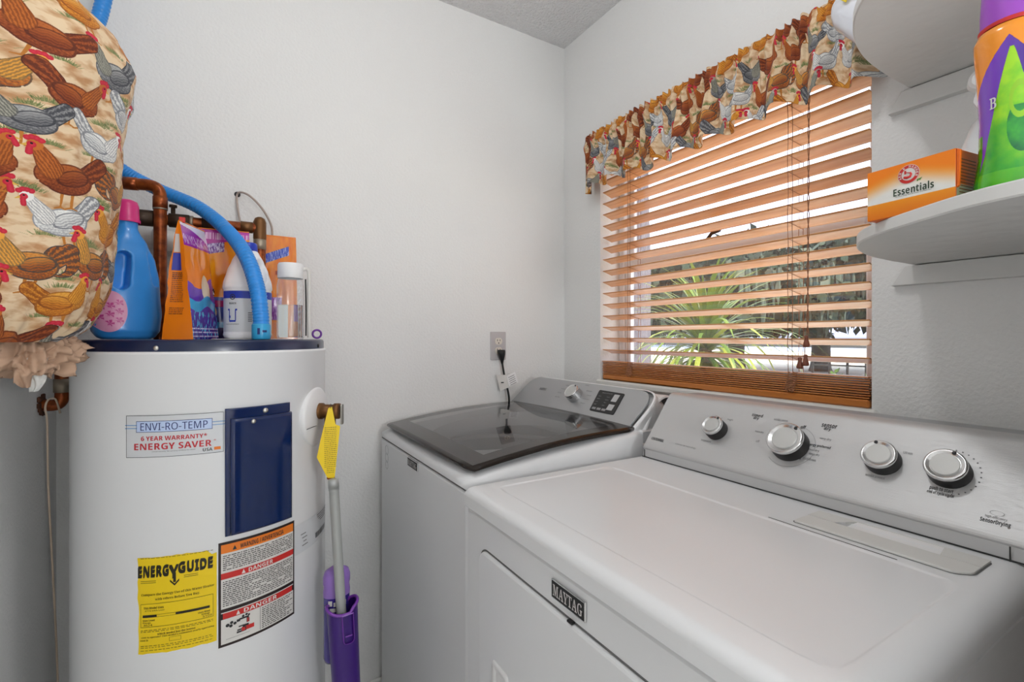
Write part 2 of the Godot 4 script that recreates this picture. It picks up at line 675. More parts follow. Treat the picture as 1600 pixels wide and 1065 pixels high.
	M.pane = glass(Color(0.9, 0.95, 0.97, 0.05))


func _ready():
	rng.seed = 5
	# camera
	var cam := Camera3D.new()
	cam.name = "camera"
	add_child(cam)
	cam.position = Vector3(0, H, 0)
	cam.rotation_degrees = Vector3(0, -30.9, 0)
	cam.set_frustum(2.0 * 0.05 * 532.5 / 746.0, Vector2(0, -0.05 * 5.5 / 746.0), 0.05, 200.0)
	cam.current = true
	# sky, sun, exposure
	var e := Environment.new()
	var sky := Sky.new()
	var sm := ProceduralSkyMaterial.new()
	sm.sky_top_color = Color(0.95, 0.97, 1.0)
	sm.sky_horizon_color = Color(0.77, 0.8, 0.91)
	sm.sky_curve = 0.25
	sm.ground_bottom_color = Color(0.5, 0.48, 0.44)
	sm.ground_horizon_color = Color(0.75, 0.77, 0.78)
	sm.sky_energy_multiplier = 2.1
	sky.sky_material = sm
	e.background_mode = Environment.BG_SKY
	e.sky = sky
	e.tonemap_mode = Environment.TONE_MAPPER_LINEAR
	e.tonemap_exposure = 0.55
	e.sdfgi_enabled = true
	e.ssao_enabled = true
	e.ssil_enabled = true
	var we := WorldEnvironment.new()
	we.name = "environment"
	we.environment = e
	add_child(we)
	var sun := DirectionalLight3D.new()
	sun.name = "sun"
	sun.light_energy = 5.6
	sun.light_color = Color(1.0, 0.95, 0.86)
	sun.light_angular_distance = 0.6
	sun.shadow_enabled = true
	sun.sky_mode = DirectionalLight3D.SKY_MODE_LIGHT_ONLY
	add_child(sun)
	sun.look_at_from_position(Vector3(-0.2, 1.0, 0.75), Vector3.ZERO)
	materials()
	unseen_ceiling_lamp(Vector3(0.32, 2.573, -0.58), 0.5, "unseen ceiling lamp with a white glass dome, out of view above the appliances")
	added_fill_lamp()
	room()
	window()
	blind()
	valance()
	dryer()
	unseen_cabinet()
	washer()
	water_heater()
	valve_and_mop()
	pipes()
	tank_top_items()
	cloth_bag()
	outlet()
	shelves()
	outdoors()


func unseen_ceiling_lamp(at: Vector3, energy: float, label: String):  # lamp out of view overhead; lights the shelf wall and casts the shelf shadows
	var t := thing("unseen_ceiling_lamp", label, "lamp", at)
	var b := B.new(Transform3D(Basis(), at))
	b.lathe([Vector2(0, -0.03), Vector2(0.17, -0.03), Vector2(0.17, -0.03), Vector2(0.175, -0.02), Vector2(0.175, 0.0), Vector2(0.175, 0.0), Vector2(0, 0)], 40)
	part(t, "base", b, M.trim)
	b = B.new(Transform3D(Basis(), at))
	var pr := []
	for i in 13:
		var a := PI / 2 * i / 12.0
		pr.append(Vector2(sin(a) * 0.155, -0.03 - cos(a) * 0.085))
	b.lathe(pr, 40)
	var gl := mat(Color(0.95, 0.94, 0.9), 0.3)
	gl.emission_enabled = true
	gl.emission = Color(1.0, 0.97, 0.92)
	gl.emission_energy_multiplier = 2.0
	part(t, "glass_dome", b, gl)
	var l := OmniLight3D.new()
	l.name = "lamp_light"
	l.light_energy = energy
	l.light_color = Color(0.985, 0.99, 1.0)
	l.light_size = 0.06
	l.omni_range = 8.0
	l.omni_attenuation = 2.0
	l.shadow_enabled = true
	t.add_child(l)
	l.position = Vector3(0, -0.075, 0)


func added_fill_lamp():  # added fill light behind the camera; brightens heater, left wall and appliance fronts
	var at := Vector3(0.5, 1.36, 1.0)
	var t := thing("added_fill_lamp", "added fill lamp with a white glass globe, unseen behind the camera", "lamp", Vector3(at.x, 0, at.z))
	var b := B.new(Transform3D(Basis(), Vector3(at.x, 0, at.z)))
	b.lathe([Vector2(0, 0), Vector2(0.14, 0), Vector2(0.14, 0.012), Vector2(0.1, 0.022), Vector2(0.02, 0.03), Vector2(0, 0.03)], 32)
	part(t, "base", b, M.trim)
	b = B.new()
	b.tube([Vector3(at.x, 0.02, at.z), Vector3(at.x, at.y - 0.115, at.z)], 0.01, 12)
	part(t, "pole", b, M.trim)
	b = B.new(Transform3D(Basis(), at))
	var pr := []
	for i in 17:
		var a := PI * i / 16.0
		pr.append(Vector2(sin(a) * 0.12, -cos(a) * 0.12))
	b.lathe(pr, 36)
	var gl := mat(Color(0.95, 0.95, 0.95), 0.3)
	gl.emission_enabled = true
	gl.emission = Color(0.985, 0.99, 1.0)
	gl.emission_energy_multiplier = 2.0
	part(t, "glass_globe", b, gl)
	var l := OmniLight3D.new()
	l.name = "lamp_light"
	l.light_energy = 1.4
	l.light_color = Color(0.985, 0.99, 1.0)
	l.light_size = 0.1
	l.omni_range = 8.0
	l.omni_attenuation = 2.0
	l.shadow_enabled = true
	t.add_child(l)
	l.position = Vector3(0, at.y, 0)


func room():
	var x0 := -0.392
	var x1 := 1.31
	var z0 := -1.73
	var z1 := 1.3
	var y1 := 2.573
	var b := B.new()
	b.box(Vector3((x0 + x1) / 2, -0.08, (z0 + z1) / 2), Vector3(x1 - x0 + 0.4, 0.16, z1 - z0 + 0.4))
	shell("floor", b, M.floor)
	b = B.new()
	b.box(Vector3((x0 + x1) / 2, y1 + 0.1, (z0 + z1) / 2), Vector3(x1 - x0 + 0.4, 0.2, z1 - z0 + 0.4))
	shell("ceiling", b, M.ceiling)
	b = B.new()
	b.box(Vector3((x0 + x1) / 2, y1 / 2, z0 - 0.1), Vector3(x1 - x0 + 0.4, y1, 0.2))
	shell("wall_back", b, M.wall)
	b = B.new()
	b.box(Vector3((x0 + x1) / 2, y1 / 2, z1 + 0.1), Vector3(x1 - x0 + 0.4, y1, 0.2))
	shell("wall_front", b, M.wall)
	b = B.new()
	b.box(Vector3(x0 - 0.1, y1 / 2, (z0 + z1) / 2), Vector3(0.2, y1, z1 - z0))
	shell("wall_left", b, M.wall)
	# unseen partition, placed to keep the fill lamp off the shelf wall
	b = B.new()
	b.box(Vector3(1.03, y1 / 2, 0.45), Vector3(0.56, y1, 0.1))
	shell("wall_unseen_partition", b, M.wall)
	# window wall with its opening
	var wz0 := -1.487
	var wz1 := -0.532
	var wy0 := 1.1
	var wy1 := 2.08
	b = B.new()
	var th := 0.17
	var xc := x1 + th / 2
	b.box(Vector3(xc, wy0 / 2, (z0 + z1) / 2), Vector3(th, wy0, z1 - z0))
	b.box(Vector3(xc, (wy1 + y1) / 2, (z0 + z1) / 2), Vector3(th, y1 - wy1, z1 - z0))
	b.box(Vector3(xc, (wy0 + wy1) / 2, (z0 + wz0) / 2), Vector3(th, wy1 - wy0, wz0 - z0))
	b.box(Vector3(xc, (wy0 + wy1) / 2, (z1 + wz1) / 2), Vector3(th, wy1 - wy0, z1 - wz1))
	shell("wall_right", b, M.wall)
	b = B.new()
	b.box(Vector3((x0 + x1) / 2, 0.022, z0 + 0.007), Vector3(x1 - x0, 0.044, 0.014), 0.004)
	shell("baseboard_back", b, M.trim)


func window():
	var w := struct("window_1")
	var y0 := 1.1
	var y1 := 2.08
	var z0 := -1.487
	var z1 := -0.532
	var zc := (z0 + z1) / 2
	var b := B.new()
	b.box(Vector3(1.36, y0 - 0.012, zc), Vector3(0.13, 0.024, z1 - z0 + 0.03), 0.006)
	part(w, "sill", b, M.trim)
	b = B.new()
	for z in [z0 + 0.016, z1 - 0.016]:
		b.box(Vector3(1.44, (y0 + y1) / 2, z), Vector3(0.06, y1 - y0, 0.032), 0.004)
	for y in [y0 + 0.016, y1 - 0.016]:
		b.box(Vector3(1.44, y, zc), Vector3(0.06, 0.032, z1 - z0 - 0.064), 0.004)
	part(w, "window_frame", b, M.vinyl)
	# lower sash sits inside, upper sash outside
	for k in 2:
		var x: float = [1.428, 1.45][k]
		var ya: float = [y0 + 0.032, 1.562][k]
		var yb: float = [1.592, y1 - 0.032][k]
		b = B.new()
		for z in [z0 + 0.044, z1 - 0.044]:
			b.box(Vector3(x, (ya + yb) / 2, z), Vector3(0.02, yb - ya, 0.026), 0.003)
		for y in [ya + 0.015, yb - 0.015]:
			b.box(Vector3(x, y, zc), Vector3(0.02, 0.03, z1 - z0 - 0.114), 0.003)
		var s := part(w, "sash", b, M.vinyl)
		b = B.new()
		b.box(Vector3(x, (ya + yb) / 2, zc), Vector3(0.004, yb - ya - 0.06, z1 - z0 - 0.114))
		part(s, "pane", b, M.pane)
	b = B.new()
	b.box(Vector3(1.418, 1.6, -1.04), Vector3(0.024, 0.012, 0.06), 0.004)
	b.tube([Vector3(1.415, 1.607, -1.06), Vector3(1.41, 1.622, -1.04), Vector3(1.405, 1.626, -1.005)], 0.006, 8)
	part(w, "latch", b, mat(Color(0.3, 0.24, 0.2), 0.4, 0.6))


func blind():
	var t := thing("window_blind", "wooden venetian blind with tilted tan slats in the window recess", "blind", Vector3(1.342, 1.1, -1.0095))
	var z0 := -1.481
	var z1 := -0.54
	var zc := (z0 + z1) / 2
	var L := z1 - z0
	var b := B.new()
	b.box(Vector3(1.345, 2.05, zc), Vector3(0.05, 0.05, L), 0.004)
	part(t, "head_rail", b, M.wood)
	var slat := B.new()
	slat_shape(slat, L)
	var mesh := slat.done()
	for k in 18:
		var o := MeshInstance3D.new()
		o.name = "slat"
		o.mesh = mesh
		o.material_override = M.wood
		t.add_child(o, true)
		o.position = Vector3(1.342, 1.2135 + 0.0457 * k, zc) - t.position
		o.rotation.z = -deg_to_rad(17.0 + 1.2 * sin(k * 2.3))
		o.rotation.x = 0.0016 * sin(k * 1.7)
	# slats resting on the bottom rail
	for k in 9:
		var o := MeshInstance3D.new()
		o.name = "slat"
		o.mesh = mesh
		o.material_override = M.wood_dark
		t.add_child(o, true)
		o.position = Vector3(1.342 + 0.0015 * sin(k * 2.1), 1.1235 + 0.0062 * k, zc + 0.002 * sin(k * 1.3)) - t.position
		o.rotation.z = -0.015
	b = B.new()
	b.box(Vector3(1.342, 1.1105, zc), Vector3(0.053, 0.02, L), 0.004)
	part(t, "bottom_rail", b, M.wood_rail)
	# ladder cords: a front and a back string with a rung under each slat
	for z in [-0.725, -1.33]:
		b = B.new()
		for s in [-1, 1]:
			for zz in [z - 0.006, z + 0.006]:
				var pts := []
				for i in 20:
					pts.append(Vector3(1.342 + s * 0.0275, 1.12 + 0.93 * i / 19.0, zz + 0.0012 * sin(i * 1.9 + s)))
				b.tube(pts, 0.0008, 5)
		for k in 18:
			var y := 1.2115 + 0.0457 * k
			b.tube([Vector3(1.3155, y + 0.0078, z - 0.006), Vector3(1.368, y - 0.0085, z + 0.006)], 0.0006, 4)
		part(t, "ladder_cord", b, M.cord_tan)
		# gathered slack in front of the stack
		b = B.new()
		for q in 5:
			var pts := []
			for i in 14:
				var a := i * 1.7 + q * 2.0
				pts.append(Vector3(1.3105 - 0.004 * sin(a * 1.3 + q), 1.125 + 0.052 * i / 13.0, z + 0.014 * sin(a) + 0.01 * (i / 13.0)))
			b.tube(spline(pts, 4), 0.0009, 5)
		part(t, "cord_slack", b, mat(Color(0.72, 0.5, 0.36), 0.8))
	# lift cord with wooden tassels
	b = B.new()
	for q in 2:
		var pts := []
		for i in 40:
			var y := 2.04 - 0.76 * i / 39.0
			pts.append(Vector3(1.3 + 0.0018 * cos(i * 1.4 + q * PI), y, -0.668 + 0.0022 * sin(i * 1.4 + q * PI) - 0.004 * i / 39.0))
		b.tube(pts, 0.0011, 5)
	part(t, "lift_cord", b, M.cord_tan)
	b = B.new()
	b.tube(spline([Vector3(1.3, 1.278, -0.672), Vector3(1.297, 1.255, -0.676), Vector3(1.299, 1.225, -0.679), Vector3(1.298, 1.2, -0.682)], 5), 0.0011, 5)
	part(t, "lift_cord", b, M.cord_tan)
	for c in [Vector3(1.298, 1.245, -0.674), Vector3(1.298, 1.196, -0.676), Vector3(1.297, 1.188, -0.69)]:
		b = B.new(Transform3D(Basis(), c))
		b.lathe([Vector2(0, 0), Vector2(0.007, 0.0), Vector2(0.0085, 0.004), Vector2(0.006, 0.014), Vector2(0.0042, 0.022), Vector2(0.0055, 0.026), Vector2(0.003, 0.03), Vector2(0, 0.03)], 16)
		part(t, "tassel", b, mat(Color(0.5, 0.28, 0.2), 0.45))


func slat_shape(b: B, L: float):
	# gently crowned slat along z, rounded long edges
	var rows := []
	var w := 0.025
	var sec := []
	for i in 9:
		var u := -1.0 + i / 4.0
		sec.append(Vector2(u * w, 0.0013 + 0.0006 * (1.0 - u * u)))
	for i in 9:
		var u := 1.0 - i / 4.0
		sec.append(Vector2(u * w, -0.0013 + 0.0006 * (1.0 - u * u)))
	for z in [L / 2, -L / 2]:
		var row := []
		for q in sec:
			row.append(Vector3(q.x, q.y, z))
		rows.append(row)
	var uvs := []
	for i in 2:
		var row := []
		for j in sec.size() + 1:
			row.append(Vector2(float(i), float(j) / sec.size()))
		uvs.append(row)
	b.grid([rows[1], rows[0]], true, uvs)
	for k in 2:
		for i in range(1, 8):
			var a: Vector3 = rows[k][i]
			var a2: Vector3 = rows[k][i + 1]
			var c: Vector3 = rows[k][17 - i]
			var c2: Vector3 = rows[k][16 - i]
			if k == 0:
				b.quad(c, c2, a2, a)
			else:
				b.quad(a, a2, c2, c)


func valance():
	var z0 := -1.53
	var z1 := -0.495
	var b := B.new()
	var n := 420
	var m := 26
	var f := FastNoiseLite.new()
	f.seed = 21
	f.frequency = 3.0
	var wave := func(s: float, t: float) -> float:
		var wob := f.get_noise_2d(s * 2.2, 0.0) * 0.02
		var fine := sin((s + wob) / 0.021 * TAU) * 0.006 + sin((s - wob * 1.4) / 0.034 * TAU) * 0.004
		var broad := sin((s + wob * 2.0) / 0.105 * TAU) * 0.019 + sin((s + wob) / 0.052 * TAU + 1.0) * 0.008
		return lerpf(fine, broad, smoothstep(0.12, 0.9, t))
	for side in 2:
		var rows := []
		var uvs := []
		for i in m:
			var t := 1.0 - float(i) / (m - 1)
			var row := []
			var uv := []
			for j in n:
				var s := (z1 - z0) * j / (n - 1)
				var bot := 1.862 + 0.011 * sin(s / 0.105 * TAU + 2.2) + 0.006 * sin(s * 9.0 + 1.0) - 0.012 * smoothstep(0.2, 0.0, s)
				var top := 2.078 + 0.004 * sin(s / 0.025 * TAU) + 0.003 * f.get_noise_1d(s * 30.0)
				var y := lerpf(top, bot, t)
				var x: float = 1.243 - 0.012 * t + wave.call(s, t) + (0.002 if side else 0.0)
				# gathered rod pocket
				x -= 0.009 * exp(-pow((t - 0.2) / 0.08, 2.0))
				# the ends turn back to the wall
				var endd := minf(s, (z1 - z0) - s)
				x = lerpf(1.3, x, smoothstep(0.0, 0.03, endd))
				row.append(Vector3(x, y, z0 + s))
				uv.append(Vector2(s * 3.7, t * 0.45 + 0.31))
			rows.append(row)
			uvs.append(uv)
		if side == 1:
			for r in rows:
				r.reverse()
			for r in uvs:
				r.reverse()
		b.grid(rows, false, uvs)
	var t := thing("window_valance", "gathered window valance printed with chickens above the blind", "valance", Vector3(1.243, 1.86, -1.0125))
	part(t, "ruffle", b, M.cloth)
	b = B.new()
	b.tube([Vector3(1.252, 2.043, z0 + 0.01), Vector3(1.252, 2.043, z1 - 0.01)], 0.005, 10)
	for z in [z0 + 0.012, z1 - 0.012]:
		b.tube([Vector3(1.252, 2.043, z), Vector3(1.312, 2.043, z)], 0.005, 10)
	part(t, "curtain_rod", b, M.trim)


func knob(parent: Node3D, o: Vector3, u: Vector3, v: Vector3, r: float, deep: float, turn: float, dark_skirt := true, face_r := 0.68):
	var n := u.cross(v).normalized()
	var fx := Transform3D(Basis(u.normalized(), n, -v.normalized()), o)
	var b := B.new(fx)
	b.lathe([Vector2(r * 1.02, 0), Vector2(r * 1.02, deep * 0.35), Vector2(r * 0.98, deep * 0.8), Vector2(r * 0.98, deep * 0.8), Vector2(0, deep * 0.8)], 40)
	var k := part(parent, "knob", b, M.black if dark_skirt else M.chrome)
	b = B.new(fx)
	b.lathe([Vector2(r * 0.97, deep * 0.72), Vector2(r, deep * 0.8), Vector2(r * 0.99, deep * 0.93), Vector2(r * 0.93, deep), Vector2(r * 0.85, deep * 0.985), Vector2(r * 0.76, deep * 0.94), Vector2(r * 0.7, deep * 0.92), Vector2(r * 0.7, deep * 0.92), Vector2(0, deep * 0.92)], 48)
	part(k, "bezel", b, M.chrome)
	b = B.new(fx)
	b.lathe([Vector2(r * face_r, deep * 0.9), Vector2(r * face_r, deep * 0.96), Vector2(r * face_r * 0.96, deep * 0.985), Vector2(r * face_r * 0.96, deep * 0.985), Vector2(0, deep * 1.0)], 48)
	part(k, "knob_face", b, M.knob_face)
	b = B.new(fx)
	var d := Vector3(sin(turn), 0, -cos(turn)) * r * 0.84
	b.box(d + Vector3(0, deep * 0.97, 0), Vector3(r * 0.2, deep * 0.14, r * 0.22), r * 0.05)
	part(k, "pointer", b, M.ink)


func badge(parent: Node3D, o: Vector3, u: Vector3, v: Vector3, w: float, h: float, s: String):
	var fx := on_face(o, u, v)
	var b := B.new(fx)
	b.prism(rr(w, h, 0.0012, 2), 0, 0.004, 0.001)
	var k := part(parent, "badge", b, M.chrome)
	b = B.new(fx)
	b.prism(rr(w * 0.95, h * 0.86, 0.0005, 1), 0.003, 0.0044)
	part(k, "badge_plate", b, M.black)
	b = B.new(fx)
	b.text(s, serif, Vector2.ZERO, w * 0.86, h * 0.58, func(x, y): return Vector3(x, y, 0.0048))
	part(k, "lettering", b, mat(Color(0.86, 0.85, 0.84), 0.4, 0.3))


func dryer():
	var z0 := -0.937
	var z1 := -0.19
	var zc := (z0 + z1) / 2
	var W := z1 - z0
	var t := thing("clothes_dryer", "white front-loading clothes dryer with a brushed steel four-knob console", "dryer", Vector3(0.8, 0, zc))
	# cabinet with a shallow front face
	var b := B.new()
	b.box(Vector3(0.81, 0.465, zc), Vector3(0.72, 0.89, W - 0.004), 0.006)
	part(t, "cabinet", b, M.enamel)
	var front := on_face(Vector3(0.45, 0, 0), Vector3(0, 0, 1), Vector3(0, 1, 0))
	b = B.new(front)
	b.prism(rr(W - 0.002, 0.85, 0.012, 5, Vector2(zc, 0.483)), -0.02, 0.004, 0.008, false)
	part(t, "front_panel", b, M.enamel)
	# worktop: a heightfield with rolled edges and a faint sunken panel
	b = B.new()
	var xs := []
	var zs := []
	for i in 9:
		xs.append(0.438 + 0.02 * (1.0 - cos(PI / 2 * i / 8.0)))
	for i in range(1, 56):
		xs.append(lerpf(0.458, 1.165, i / 55.0))
	for i in 9:
		zs.append(z0 + 0.016 * (1.0 - cos(PI / 2 * i / 8.0)))
	for i in range(1, 60):
		zs.append(lerpf(z0 + 0.016, z1 - 0.03, i / 59.0))
	for i in range(1, 10):
		zs.append(z1 - 0.03 + 0.03 * sin(PI / 2 * i / 9.0))
	for k in 7:
		xs.append(0.498 + (k - 3) * 0.0017)
		xs.append(0.822 + (k - 3) * 0.0017)
		zs.append(zc - 0.331 + (k - 3) * 0.0017)
		zs.append(zc + 0.331 + (k - 3) * 0.0017)
	xs.sort()
	zs.sort()
	var rows := []
	for z in zs:
		var row := []
		for x in xs:
			var y := 0.95
			if x < 0.458:
				var q: float = (0.458 - x) / 0.02
				y -= 0.016 * (1.0 - sqrt(maxf(0.0, 1.0 - q * q)))
			if z < z0 + 0.016:
				var q: float = (z0 + 0.016 - z) / 0.016
				y -= 0.012 * (1.0 - sqrt(maxf(0.0, 1.0 - q * q)))
			if z > z1 - 0.03:
				var q: float = (z - z1 + 0.03) / 0.03
				y -= 0.03 * (1.0 - sqrt(maxf(0.0, 1.0 - q * q)))
			var dx := absf(x - 0.66) - 0.162
			var dz := absf(z - zc) - 0.331
			var sd := Vector2(maxf(dx, -0.035) + 0.035, maxf(dz, -0.035) + 0.035).length() - 0.035
			y -= 0.0022 * smoothstep(0.0025, -0.0025, sd)
			if x > 0.86 and x < 0.92 and z > -0.445 and z < -0.25:
				y -= 0.018
			row.append(Vector3(x, y, z))
		rows.append(row)
	# as seen from above the rows go towards +z, so columns run from +x to -x
	for r in rows:
		r.reverse()
	b.grid(rows)
	# skirt down to the cabinet
	var edge := []
	for i in range(zs.size() - 1, -1, -1):
		edge.append(rows[i][0])
	var rim := []
	for i in zs.size():
		rim.append(rows[i][xs.size() - 1])
	var back := []
	var lowr := []
	for p in rim:
		lowr.append(Vector3(p.x, 0.912, p.z))
	b.grid([lowr, rim])
	for k in [0, zs.size() - 1]:
		var top: Array = rows[k].duplicate()
		if k:
			top.reverse()
		var low := []
		for p in top:
			low.append(Vector3(p.x, 0.912, p.z))
		b.grid([low, top])
	part(t, "worktop", b, M.enamel)
	b = B.new()
	b.box(Vector3(0.8, 0.911, zc), Vector3(0.69, 0.006, W - 0.02))
	part(t, "seam", b, M.seam)
	# door: hinged panel with rounded corners in a shallow recess
	var dz0 := -0.868
	var dz1 := -0.26
	b = B.new(front)
	b.prism(rr(dz1 - dz0 + 0.006, 0.643, 0.03, 8, Vector2((dz0 + dz1) / 2, 0.525)), 0.003, 0.0044)
	part(t, "door_gap", b, M.soft_seam)
	b = B.new(front)
	b.prism(rr(dz1 - dz0, 0.636, 0.028, 8, Vector2((dz0 + dz1) / 2, 0.525)), 0.002, 0.011, 0.005, false, false)
	var door := part(t, "door", b, M.enamel)
	# finger pull: a raised rim round a scooped well
	b = B.new(on_face(Vector3(0.439, 0.585, -0.776), Vector3(0, 0, 1), Vector3(0, 1, 0)))
	var o := rr(0.06, 0.14, 0.008, 4)
	var inn := rr(0.04, 0.12, 0.006, 4)
	var r0 := []
	var r1 := []
	var r2 := []
	var r3 := []
	for i in o.size():
		r0.append(Vector3(o[i].x, o[i].y, 0))
		r1.append(Vector3(lerpf(o[i].x, inn[i].x, 0.3), lerpf(o[i].y, inn[i].y, 0.3), 0.004))
		r2.append(Vector3(inn[i].x, inn[i].y, 0.003))
		r3.append(Vector3(inn[i].x * 0.8, inn[i].y * 0.9, 0.0004))
	b.grid([r0, r1, r2, r3], true)
	b.patch(-0.018, -0.056, 0.018, 0.056, func(x, y): return Vector3(x, y, 0.0006))
	part(door, "handle", b, M.white_plastic)
	b = B.new(front)
	b.box(Vector3(-0.567, 0.8455, 0.008), Vector3(0.012, 0.004, 0.008), 0.001)
	part(door, "latch_strike", b, M.black)
	badge(t, Vector3(0.4455, 0.8745, -0.5755), Vector3(0, 0, 1), Vector3(0, 1, 0), 0.083, 0.03, "MAYTAG")
	# lint screen lid
	b = B.new(Transform3D(Basis(Vector3(0, 0, 1), Vector3(1, 0, 0), Vector3(0, 1, 0)), Vector3(0, 0.9492, 0)))
	var lid := round_poly([Vector2(-0.463, 0.8435), Vector2(-0.248, 0.8435), Vector2(-0.23, 0.862), Vector2(-0.23, 0.933), Vector2(-0.463, 0.933)], 0.008)
	for i in lid.size():
		var p: Vector2 = lid[i]
		var q: Vector2 = lid[(i + 1) % lid.size()]
		var ce := Vector2(-0.364, 0.88)
		var p2 := p + (ce - p).normalized() * 0.012
		var q2 := q + (ce - q).normalized() * 0.012
		b.quad(Vector3(p.x, p.y, 0.0012), Vector3(q.x, q.y, 0.0012), Vector3(q2.x, q2.y, 0.0012), Vector3(p2.x, p2.y, 0.0012))
	part(t, "lint_lid_gap", b, M.soft_seam)
	b = B.new()
	b.box(Vector3(0.8285, 0.9503, -0.4), Vector3(0.0012, 0.0006, 0.19))
	part(t, "lint_groove", b, M.seam)
	b = B.new()  # dark seam between the worktop and the console base
	b.box(Vector3(0.9612, 0.9515, zc), Vector3(0.002, 0.002, W - 0.03))
	part(t, "console_base_seam", b, M.seam)
	b = B.new(Transform3D(Basis(Vector3(0, 0, 1), Vector3(1, 0, 0), Vector3(0, 1, 0)), Vector3(0, 0.9492, 0)))
	# four pieces round the finger slot
	var sx0 := -0.409
	var sx1 := -0.283
	b.prism(round_poly([Vector2(-0.461, 0.8455), Vector2(-0.249, 0.8455), Vector2(-0.2325, 0.8625), Vector2(-0.2325, 0.894), Vector2(-0.461, 0.894)], [0.006, 0.006, 0.006, 0.0, 0.0]), 0.0, 0.0042, 0.0012)
	b.prism([Vector2(-0.461, 0.93), Vector2(-0.2325, 0.93), Vector2(-0.2325, 0.9335), Vector2(-0.461, 0.9335)], 0.0, 0.0042, 0.001)
	b.prism([Vector2(-0.461, 0.894), Vector2(sx0 - 0.01, 0.894), Vector2(sx0 + 0.01, 0.93), Vector2(-0.461, 0.93)], 0.0, 0.0042)
	b.prism([Vector2(sx1 + 0.006, 0.894), Vector2(-0.2325, 0.894), Vector2(-0.2325, 0.93), Vector2(sx1, 0.93)], 0.0, 0.0042)
	part(t, "lint_lid", b, M.lid_plastic)
	b = B.new()
	b.quad(Vector3(0.893, 0.938, sx0 - 0.012), Vector3(0.893, 0.938, sx1 + 0.01), Vector3(0.931, 0.9528, sx1 + 0.01), Vector3(0.931, 0.9528, sx0 + 0.01))
	for z in [sx0 - 0.01, sx1 + 0.006]:
		b.tri(Vector3(0.893, 0.938, z), Vector3(0.893, 0.9534, z), Vector3(0.931, 0.9534, z + (0.02 if z < -0.35 else -0.006)))
	part(t, "finger_slot", b, M.white_plastic)
	# console
	b = B.new()
	b.prism(round_poly([Vector2(0.962, 0.9485), Vector2(1.19, 0.9485), Vector2(1.19, 0.972), Vector2(0.968, 0.972)], 0.003), z0 + 0.012, z1 - 0.012, 0.003)
	part(t, "console_base", b, M.lip)
	b = B.new()
	for z in [z0 + 0.022, z1 - 0.03]:
		b = B.new()
		b.box(Vector3(0.9615, 0.96, z), Vector3(0.002, 0.022, 0.0014))
		part(t, "console_seam", b, M.seam)
	b = B.new()
	b.prism(round_poly([Vector2(1.085, 0.955), Vector2(1.2, 0.955), Vector2(1.2, 1.108), Vector2(1.09, 1.108)], 0.008), z0 + 0.006, z1 - 0.006, 0.006)
	part(t, "console_body", b, M.grey_plastic)
	b = B.new()
	b.prism(round_poly([Vector2(1.1, 0.9665), Vector2(1.1, 1.1145), Vector2(1.072, 1.1145), Vector2(0.958, 0.9665)].map(func(q): return q).duplicate(), [0.002, 0.004, 0.016, 0.022], 8).duplicate(), z0, z1, 0.014)
	var face := part(t, "control_panel", b, M.steel)
	var v := Vector3(0.114, 0.148, 0).normalized()
	var u := Vector3(0, 0, 1)
	var nn := u.cross(v)
	var org := Vector3(0.963, 0.972, 0)
	org = Vector3(0.958, 0.9665, 0) + v * 0.007
	var at := func(x, y): return org + v * y + u * x + nn * 0.0006
	knob(t, at.call(-0.735, 0.092), u, v, 0.0255, 0.03, 0.5)
	knob(t, at.call(-0.56, 0.09), u, v, 0.0365, 0.032, 0.55)
	knob(t, at.call(-0.396, 0.094), u, v, 0.0275, 0.028, -0.35)
	knob(t, at.call(-0.304, 0.096), u, v, 0.0285, 0.028, 0.35)
	b = B.new()
	for q in [["timed", -0.655, 0.149, 0.026, 0.0055], ["dry", -0.655, 0.1405, 0.013, 0.006], ["sensor", -0.502, 0.1485, 0.028, 0.0055], ["dry", -0.503, 0.1405, 0.013, 0.006], ["off", -0.549, 0.137, 0.01, 0.006], ["off", -0.536, 0.067, 0.012, 0.006], ["energy preferred", -0.508, 0.1, 0.045, 0.005], ["push to start", -0.3085, 0.0625, 0.03, 0.006], ["end of cycle signal", -0.3085, 0.055, 0.034, 0.0048], ["SensorDrying", -0.24, 0.029, 0.033, 0.006], ["CENTENNIAL", -0.889, 0.034, 0.042, 0.0052]]:
		b.text(q[0], bold, Vector2(q[1], q[2]), q[3], q[4] * 1.5, at)
	part(face, "lettering", b, M.ink)
	b = B.new()
	for q in [["temperature", -0.752, 0.059, 0.028, 0.0045], ["wrinkle prevent", -0.401, 0.0605, 0.03, 0.0045], ["high efficiency", -0.24, 0.0365, 0.024, 0.0035], ["commercial technology", -0.8, 0.034, 0.062, 0.0035], ["more dry", -0.635, 0.108, 0.02, 0.004], ["less dry", -0.513, 0.089, 0.02, 0.004], ["very dry", -0.5, 0.118, 0.022, 0.004], ["damp dry", -0.51, 0.08, 0.02, 0.004], ["cool down", -0.515, 0.068, 0.024, 0.004], ["wrinkle control", -0.6, 0.146, 0.03, 0.004], ["off", -0.63, 0.085, 0.008, 0.004], ["low", -0.765, 0.105, 0.008, 0.004], ["med", -0.742, 0.126, 0.009, 0.004], ["high", -0.715, 0.126, 0.014, 0.004], ["off", -0.425, 0.12, 0.007, 0.0035], ["120 min", -0.365, 0.118, 0.014, 0.0035], ["on", -0.329, 0.118, 0.007, 0.0035]]:
		b.text(q[0], sans, Vector2(q[1], q[2]), q[3], q[4] * 1.5, at)
